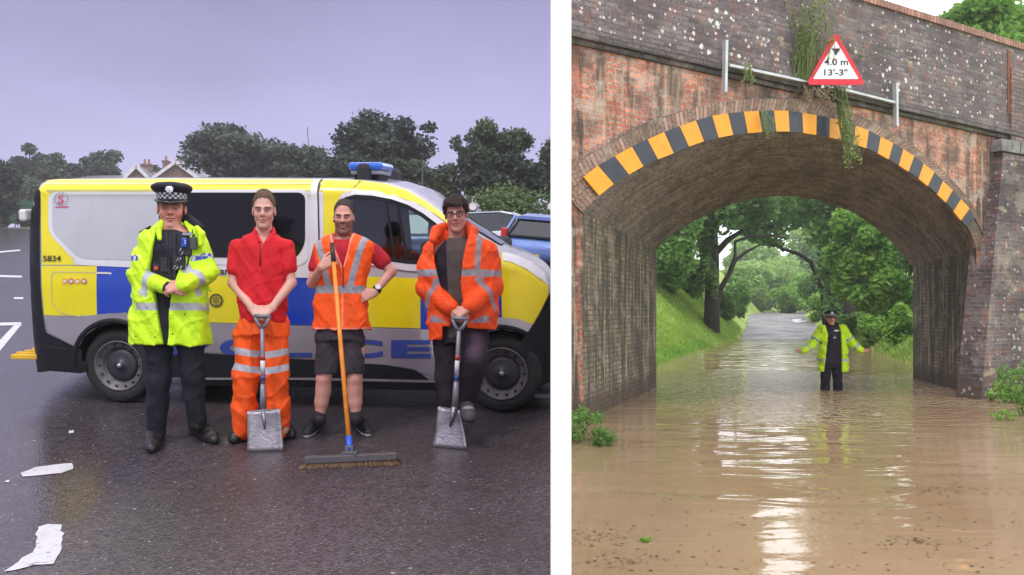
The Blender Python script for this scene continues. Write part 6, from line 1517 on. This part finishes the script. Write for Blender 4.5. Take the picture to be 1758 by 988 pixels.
S.wr(.003, (24,14,18), 5.); M_TSH = layered('dark_red_tshirt', (.42,.012,.028), .8, [], bump=.3, bs=110, var=.12); f.part('t_shirt', S, M_TSH, .0075)
S = Sh(); S.col(f.rows([(566,538,636,.135),(530,539,632,.13),(498,541,628,.125),(470,542,632,.128),(445,540,638,.128),(430,538,643,.124),(418,542,640,.115),(410,552,629,.10),(404,562,617,.082),(400,569,610,.066)]), .02, 2.5)
S.wr(.004, (16,10,14), 8.); S.wr(.0018, (42,30,38), 1.)
fo_, lo, hi = f.opening([(395,572,608),(404,573,607),(430,581,602),(459,593,595)], yfront=.0); S.cut(fo_, lo, hi)
S.cut(lambda X, Y, Z: np.sqrt((X-W(532,455).x)**2+(Z-W(532,455).z)**2*.35)-.050, (W(532,455).x-.1,-.2,W(532,455).z-.15), (W(532,455).x+.1,.2,W(532,455).z+.15))
S.cut(lambda X, Y, Z: np.sqrt((X-W(656,462).x)**2+(Z-W(656,462).z)**2*.35)-.050, (W(656,462).x-.1,-.2,W(656,462).z-.15), (W(656,462).x+.1,.2,W(656,462).z+.15))
def seg2(V, a, b, hw):
    a, b = W(*a), W(*b); ax2 = np.array([a.x, a.z]); d = np.array([b.x-a.x, b.z-a.z]); L = np.hypot(*d); q = V[:,[0,2]]-ax2; t = np.clip(q@d/L, 0, L); return np.where(V[:,1] < .07, hw-np.linalg.norm(q-np.outer(t, d/L), axis=1), -1)
M_OV = layered('orange_vest_cloth', HO, .6, [((1.,.30,.20), .6, .001), ((.33,.33,.37), .4, .0012), ((.33,.33,.37), .4, .0012), ((1.,.30,.20), .6, .001)], bump=.3, bs=100, var=.05)
z1 = W(0,498).z
f.part('hi_vis_vest', S, M_OV, .0075, attrs=[lambda V: np.maximum.reduce([seg2(V, (594,459), (594,566), .005), seg2(V, (571,404), (593,459), .009), seg2(V, (609,402), (596,459), .009)]),
    lambda V: np.maximum(seg2(V, (548,410), (557,440), .024), np.maximum(seg2(V, (557,440), (570,492), .022), np.maximum(seg2(V, (629,410), (617,450), .022), seg2(V, (617,450), (606,492), .022)))),
    lambda V: .027-np.abs(V[:,2]-z1), lambda V: .006-np.abs(V[:,2]-W(0,564).z)])
S = Sh(); S.col(f.rows([(585,541,625,.12),(560,545,622,.115)]), .03)
for lg, e in zip(([(563,585,0),(560,640,-.01)], [(604,585,0),(606,638,-.01)]), (0,0)): S.chain([W(*q) for q in lg], [.090,.080], .03)
S.cut(lambda X, Y, Z: Z-W(0,641).z+0*X+0*Y, (-1,-1,0), (1,1,W(0,641).z)); S.wr(.004, (15,10,13), 4.); f.part('shorts', S, layered('dark_shorts', (.045,.035,.045), .85, [], bump=.4, bs=80, var=.2), .0075)
f.boot(G(549,728)-f.base, G(527,752)-f.base, 'shoe', M_TRNR, .040, top=W(549,720,.01)); f.boot(G(611,727)-f.base, G(632,750)-f.base, 'shoe', M_TRNR, .040, top=W(611,720,.01))
for q in (W(549,716,.01), W(611,716,.01)):
    S = Sh(); S.cap(q, q+Vector((0,0,.03)), .041, .040, .01); f.part('sock', S, mat('dark_sock', (.03,.03,.035), .9), .006)
a_, b_ = W(*armC[1][1]), W(*armC[1][2]); c_ = a_.lerp(b_, .86); b = MB(); b.tube([c_-(b_-a_).normalized()*.011, c_+(b_-a_).normalized()*.011], .0335, 20); wt = b.build('watch', mat('watch_strap', (.02,.02,.025), .5), f.r, True)
b = MB(); d_ = Vector((.3,-.8,.5)).normalized(); b.tube([c_+d_*.028, c_+d_*.042], .02, 20); b.build('watch_face', M_ALLOY, wt)
FC = f
# ---------------------------------------------------------------- man in the orange coat and glasses
yD = 6.2; f = Fig('d', 'dark haired man in glasses and open orange coat with one foot on a shovel', yD, 785); W = f.W
S = f.S; neck = W(785,408,.03); f.head(W(783,368,-.02), yaw_to_cam(f.base)+R(-4), R(8), R(-4), 1.08, neck_to=neck, width=.93)
S.col(f.rows([(575,750,826,.085),(500,750,826,.085),(440,745,830,.09),(415,762,812,.07)]), .03)
armD = [((742,434,.02),(733,492,.0),(777,532,-.19)), ((836,434,.02),(845,492,.0),(803,530,-.21))]
hdD = [((.80,-.30,-.42),(.1,.7,-.7),(.45,-.7,.3),(42,52,35),.02,1.0), ((-.80,-.32,-.45),(-.1,.7,-.7),(-.45,-.7,.3),(42,52,35),.02,1.0)]
for (a, b, c), hd in zip(armD, hdD):
    a, b, c = W(*a), W(*b), W(*c); S.cap(W(785,420,.03), a, .045, .045, .03); S.cap(a, b, .048, .038, .02); S.cap(b, c, .036, .026, .015); add_hand(S, c, *hd)
LGD = [[(766,580,.02),(768,650,.03),(773,722,.03)], [(812,575,-.02),(815,622,-.16),(800,690,-.06)]]
for lg in LGD: S.chain([W(*q) for q in lg], [.068,.052,.036], .02)
f.finish_body(.0052, skin=(.58,.28,.22), browcol=(.05,.03,.025))
f.hair((.045,.026,.024), .008, front=(.075,.055,.02), fringe=1.4, seed=4., side=.85, nape=-.05, strands=3600, slen=.020)
S = Sh(); S.col(f.rows([(580,750,822,.115),(500,748,828,.115),(450,745,832,.12),(432,748,826,.108),(421,758,814,.094),(414,763,807,.080),(410,769,800,.066)]), .02); S.cap(W(784,415,.03), W(784,412,.03), .062, .062, .01); S.wr(.003, (24,14,18), 5.)
f.part('t_shirt', S, layered('grey_tshirt', (.085,.065,.060), .85, [((.018,.012,.022), .8, .003)], bump=.3, bs=110, var=.15), .0075, attrs=[lambda V: np.interp(V[:,2], [W(0,520).z, W(0,405).z], [W(772,520).x, W(767,405).x])-V[:,0]])
S = Sh(); S.col(f.rows([(584,737,850,.15),(550,730,852,.155),(500,728,852,.155),(460,726,854,.15),(432,730,850,.138),(420,736,843,.125),(410,746,832,.11),(401,756,818,.09),(394,764,808,.07)]), .02, 2.6)
AD = []
for (a, b, c) in armD:
    a, b, c = W(*a), W(*b), W(*c); c2 = b.lerp(c, .90); AD.append((a, b, c2)); S.cap(a, b, .074, .078, .045); S.cap(b, c2, .078, .060, .02)
S.wr(.007, (15,10,12), 6.); S.wr(.0025, (38,26,33), 1.)
fo_, lo, hi = f.opening([(390,764,806),(405,757,806),(420,746,802),(450,748,796),(490,758,793),(520,773,797),(545,778,800),(600,770,812)], yfront=.0); S.cut(fo_, lo, hi)
S.cut(lambda X, Y, Z: np.maximum(W(762,0).x-X, Z-np.interp(X, [W(765,0).x, W(790,0).x, W(850,0).x], [W(0,560).z, W(0,562).z, W(0,566).z])), (W(762,0).x,-.3,W(0,600).z), (1,.3,W(0,560).z))
for (a, b, c2) in AD: S.cap(b, c2, .078, .06, .004)
def hb(py, y1=None):
    z_ = W(0, py).z
    def g(V):
        d = .024-np.abs(V[:,2]-z_)
        for (a, b, c2) in AD:
            for (p, q) in ((a, b), (b, c2)): d = np.minimum(d, -(band_limb(V, p, q, .5, 9, .105)))
        return d
    return g
M_OC = layered('orange_coat_cloth', (1.0,.085,.008), .6, [(tuple(x*.62 for x in SILV), .4, .0013), (tuple(x*.62 for x in SILV), .4, .0013), (tuple(x*.62 for x in SILV), .4, .0013), ((.6,.05,.01), .6, .0012)], bump=.4, bs=50, var=.08, dirt=.45)
jk = f.part('coat', S, M_OC, .0075, attrs=[lambda V: np.maximum(np.maximum(hb(470)(V), hb(548)(V)), np.where(V[:,2] > W(0,470).z, seg2(V, (824,408), (820,470), .020), -1)),
    lambda V: np.maximum.reduce([band_limb(V, b, c2, t_, .022, .14) for (a, b, c2) in AD for t_ in (.42,)]),
    lambda V: np.maximum.reduce([band_limb(V, a, b, .68, .022, .15) for (a, b, c2) in AD]),
    lambda V: np.where(V[:,1] < -.05, .002-np.abs(V[:,2]-W(0,510).z), -1)])
S = Sh(); S.chain([W(760,392,.05), W(750,398,-.01), W(744,412,-.07)], [.040,.042,.030], .02); S.chain([W(800,386,.04), W(810,398,-.01), W(812,414,-.07)], [.034,.042,.028], .02); S.cap(W(765,392,.08), W(803,390,.08), .036, .034, .02); S.wr(.003, (30,22,28), 2.)
f.part('collar', S, M_OC, .007, attrs=[lambda V: np.full(len(V), -1.)]*4, parent=jk)
S = Sh()
for lg, rs in zip(LGD, ((.102,.085,.072), (.105,.092,.070))): S.chain([W(*q) for q in lg], rs, .03)
S.col(f.rows([(590,748,838,.12),(560,752,832,.12)]), .03); S.wr(.005, (14,10,13), 4.)
f.part('trousers', S, layered('plum_black_trousers', (.020,.013,.020), .8, [((.075,.045,.070), .8, .03)], bump=.4, bs=80, var=.3), .0075, attrs=[lambda V: np.where(V[:,0] > W(800,0).x, .05-np.hypot(V[:,0]-W(817,0).x, (V[:,2]-W(0,592).z)*.6), -1)])
f.boot(G(772,728)-f.base, G(765,745)-f.base, 'shoe', M_SHOE, .043, top=W(773,718,.03))
hl = W(800,712,-.10); to = W(806,726,-.27); f.boot(hl, to, 'shoe', M_SHOE, .045, top=W(800,694,-.075))
# glasses
T = f.T; gm = mat('glasses_black', (.01,.01,.012), .3); gb = MB()
gl_ = MB()
for q in (-1, 1):
    pts = [T(q*.031+.023*math.cos(a)*1.05, -.103+.012*abs(math.cos(a))*0, .0+.0165*math.sin(a)) for a in np.linspace(0, 2*math.pi, 21)]
    gl_.tube(pts, .0030, 6, cap=False)
gl_.tube([T(-.010,-.103,.004), T(.010,-.103,.004)], .0028, 6)
for q in (-1, 1): gl_.tube([T(q*.055,-.101,.006), T(q*.078,-.05,.006), T(q*.084,.005,.002)], .0026, 6)
gl_.build('glasses', gm, f.r, True)
FD_ = f
# ---------------------------------------------------------------- officer in the flood
yE = 17.8; bE = Vector(((1427-CX)/FPX*yE, yE, -.42))
def kit_e(f, vt):
    W = f.W
    b = MB(); b.box(W(1436,568,-.135), (.09,.02,.025)); b.build('name_badge', mat('badge_white'), vt); b = MB(); b.box(W(1433,578,-.14), (.07,.03,.10)); b.build('radio', mat('pouch_black'), vt); b = MB(); b.box(W(1433,580,-.16), (.05,.01,.03)); b.build('body_camera', mat('device_pale'), vt)
officer('officer with arms spread wide wading in the flood under the bridge', yE, bE, (1426.8,548,0), R(-12), R(-5), 1.12,
    [(638,1404,1456,.17),(610,1405,1455,.17),(585,1407,1452,.16),(570,1408,1449,.14),(562,1411,1446,.11),(558,1416,1440,.08)],
    [(552,1417,1437),(562,1416,1439),(575,1418,1440),(600,1415,1441),(620,1413,1441),(640,1411,1441)],
    dict(core=[(620,1414,1442,.09),(570,1414,1442,.09),(562,1420,1435,.07)], vest=[(625,1411,1444,.13),(600,1413,1443,.135),(575,1413,1443,.14),(564,1415,1441,.12),(558,1419,1436,.07)], hips=[(632,1411,1444,.125),(612,1412,1444,.13)]),
    [((1411,566,0),(1393,593,-.02),(1378,603.5,-.10)), ((1446,566,0),(1463,590,-.02),(1479,602.5,-.10))],
    [((-.95,-.25,.05),(.0,-.6,.8),(-.2,-.9,0),(12,18,12),.08,1.15), ((.95,-.25,.05),(.0,-.6,.8),(.2,-.9,0),(12,18,12),.08,1.15)],
    [[(1418,632,.0),(1416.5,668,-.0),(1416.5,708,.02)], [(1437,632,.0),(1438.5,668,-.0),(1439,708,.02)]],
    (.105,.088,.070), .66, .011,
    dict(neck=(1427,558,.03), yf=0., studs=[], studpx=[], seams=[630], dark=[([(1415,560,.03),(1409,563,.0)], [.05,.04]), ([(1437,559,.03),(1448,563,.0)], [.055,.045]), ([(1420,557,.07),(1436,557,.07)], [.04,.04])], lit=[([(1413,563,-.10),(1412,570,-.13)], [.03,.025]), ([(1444,565,-.09),(1446,572,-.12)], [.035,.03])]),
    (.105,.088,.075), boots=None, hem=[618], kit=kit_e, name='e')
for o in list(COL.objects):
    pass
# ---------------------------------------------------------------- shovels and broom
M_SHAFT = mat('grey_shovel_shaft', (.22,.21,.25), .4, .3, var=.15); M_BLADE = mat('worn_steel_blade', (.30,.28,.32), .42, .75, var=.25, vs=8, bump=.3, bs=70, grime=.35)
def shovel(label, top, mid, blade, name='shovel', shaft_m=M_SHAFT, dyoke=.05):
    """top: hand grip point; mid: socket; blade: four world corners (tl, tr, br, bl)"""
    r = empty(name, tuple((blade[2]+blade[3])/2)); tag(r, label, 'shovel'); o = r.location
    ax_ = (mid-top).normalized(); side = ax_.cross(Vector((0,1,0))).normalized(); y0 = top+ax_*.085
    b = MB(); b.tube([y0-o, top.lerp(mid, .5)-o, mid-o], [.0145,.0155,.0165], 12); b.tube([mid-ax_*.18-o, mid+ax_*.02-o], [.0185,.024], 12); b.build('shaft', shaft_m, r, True)
    b = MB(); b.tube([y0-o, y0-ax_*.03+side*.028-o, top+side*.052-o], [.014,.012,.011], 8); b.tube([y0-o, y0-ax_*.03-side*.028-o, top-side*.052-o], [.014,.012,.011], 8); b.tube([top+side*.055-o, top-side*.055-o], .014, 10); b.build('grip', shaft_m, r, True)
    q = top.lerp(mid, .47); b = MB(); b.tube([q-o, q+ax_*.10-o], .0166, 12); lb = b.build('shaft_label', mat('label_white', (.62,.62,.68), .4), r, True)
    b = MB(); b.tube([q-ax_*.035-o, q-ax_*.006-o], .0167, 12); b.build('label_band', mat('label_red', (.45,.05,.06), .4), lb, True)
    b = MB(); b.tube([q+ax_*.104-o, q+ax_*.135-o], .0167, 12); b.build('label_band', mat('label_blue', (.05,.09,.35), .4), lb, True)
    tl_, tr_, br_, bl_ = blade; V = []; F = []; nu, nv = 10, 10; nb_ = (tr_-tl_).cross(bl_-tl_).normalized()
    if nb_.y > 0: nb_ = -nb_
    for j in range(nv+1):
        for i in range(nu+1):
            u, v = i/nu, j/nv; p = (tl_*(1-u)+tr_*u)*(1-v)+(bl_*(1-u)+br_*u)*v; e = (2*u-1)
            p = p-nb_*(-.018*e**4*(1-v*.6))+nb_*(-.016*(1-(2*v-1)**2)*.6)
            V.append(p-o)
    for j in range(nv):
        for i in range(nu): a = j*(nu+1)+i; F.append([a, a+nu+1, a+nu+2, a+1])
    bl = mesh('blade', V, F, M_BLADE, r, True); so_ = bl.modifiers.new('s', 'SOLIDIFY'); so_.thickness = .0035; so_.offset = 0
    b = MB(); b.tube([mid-o-nb_*-.004, (tl_+tr_)/2*.55+(bl_+br_)/2*.45+nb_*.002-o], [.022,.006], 10); b.build('socket', M_BLADE, r, True)
    b = MB(); b.tube([tl_-o, tr_-o], .0055, 8); b.build('tread', M_BLADE, r, True)
    return r
g1, g2 = G(425,777), G(487,775)
shovel('square mouthed shovel standing under the hands of the man in the red shirt', P(450,543,yB-.245), P(452,704,5.98), (P(425,707,g1.y+.05), P(481,703,g2.y+.05), g2+Vector((0,0,.003)), g1+Vector((0,0,.003))))
g1, g2 = G(744,768), G(803,773)
shovel('shovel with pale worn blade pinned by the shoe of the man in glasses', P(789,547,yD-.27), P(781,699,6.02), (P(754,699,g1.y+.06), P(790,706,g2.y+.05), g2+Vector((0,0,.003)), g1+Vector((0,0,.003))))
# broom
gh = G(603, 801); br_ = empty('broom', tuple(gh)); tag(br_, 'wide yard broom with orange pole held by the man in the vest', 'broom')
a_, b_ = G(526,803), G(684,797); zc = .0
hd_ = [P(523,790,a_.y)-gh, P(681,783,b_.y)-gh]
top = P(570,418,yC-.200)-gh; bot = P(600,766,gh.y+.03)-gh
b = MB(); b.tube([top.lerp(bot, .09), top.lerp(bot, .5), bot], [.0145,.015,.0155], 12); b.build('pole', mat('orange_pole', (.82,.27,.03), .38, var=.12, vs=14), br_, True)
b = MB(); b.tube([top, top.lerp(bot, .10)], [.015,.0165], 12); b.build('grip', mat('grip_black', (.02,.02,.022), .5), br_, True)
b = MB(); b.tube([top.lerp(bot, .955), bot, bot+(bot-top).normalized()*.03], [.021,.021,.024], 12); b.build('collar', mat('collar_blue', (.02,.09,.55), .35), br_, True)
b = MB(); c_ = hd_[0].lerp(hd_[1], .49); b.bar(bot, c_+Vector((0,0,.0)), .055, .045, up=(0,1,0)); b.box(c_+Vector((0,.0,.022)), (.10,.055,.04)); b.build('bracket', mat('bracket_grey', (.09,.085,.105), .5), br_, bevel=.005)
b = MB(); b.bar(hd_[0], hd_[1], .045, .062, up=(0,1,0)); b.build('head', mat('broom_head', (.105,.09,.105), .5, var=.2, grime=.2), br_, bevel=.006)
rb_ = np.random.default_rng(5); V = []; F = []
for k in range(2600):
    t = rb_.random(); p = hd_[0].lerp(hd_[1], t)+Vector((0, rb_.uniform(-.026,.026), -.02)); out_ = (t-.5)*.06+rb_.normal()*.008
    q = Vector((p.x+out_, p.y+rb_.normal()*.012+(p.y-c_.y)*.2, 0)); q.z = (zl(q.y+gh.y)-gh.z)+rb_.uniform(0,.006); w = .0012; n = len(V)
    V += [(p.x-w,p.y,p.z),(p.x+w,p.y,p.z),(q.x+w,q.y,q.z),(q.x-w,q.y,q.z)]; F.append([n,n+1,n+2,n+3])
mesh('bristles', V, F, leafmat('bristle', (.10,.055,.03), (.30,.17,.06), (.08,.04,.03), 0.), br_)
# ================================================================== damp evening air
hb_ = MB(); hb_.box((10, 85, 13.4), (270, 240, 29.8))
hzo = hb_.build('haze', None); hm = bpy.data.materials.new('haze_air'); hm.use_nodes = True; t_ = hm.node_tree; t_.nodes.clear(); o_ = t_.nodes.new('ShaderNodeOutputMaterial'); v_ = t_.nodes.new('ShaderNodeVolumePrincipled'); v_.inputs['Density'].default_value = .0011; v_.inputs['Color'].default_value = (.93,.93,.97,1); v_.inputs['Anisotropy'].default_value = .2; t_.links.new(v_.outputs[0], o_.inputs['Volume'])
hzo.data.materials.append(hm); tag(hzo, kind='stuff')
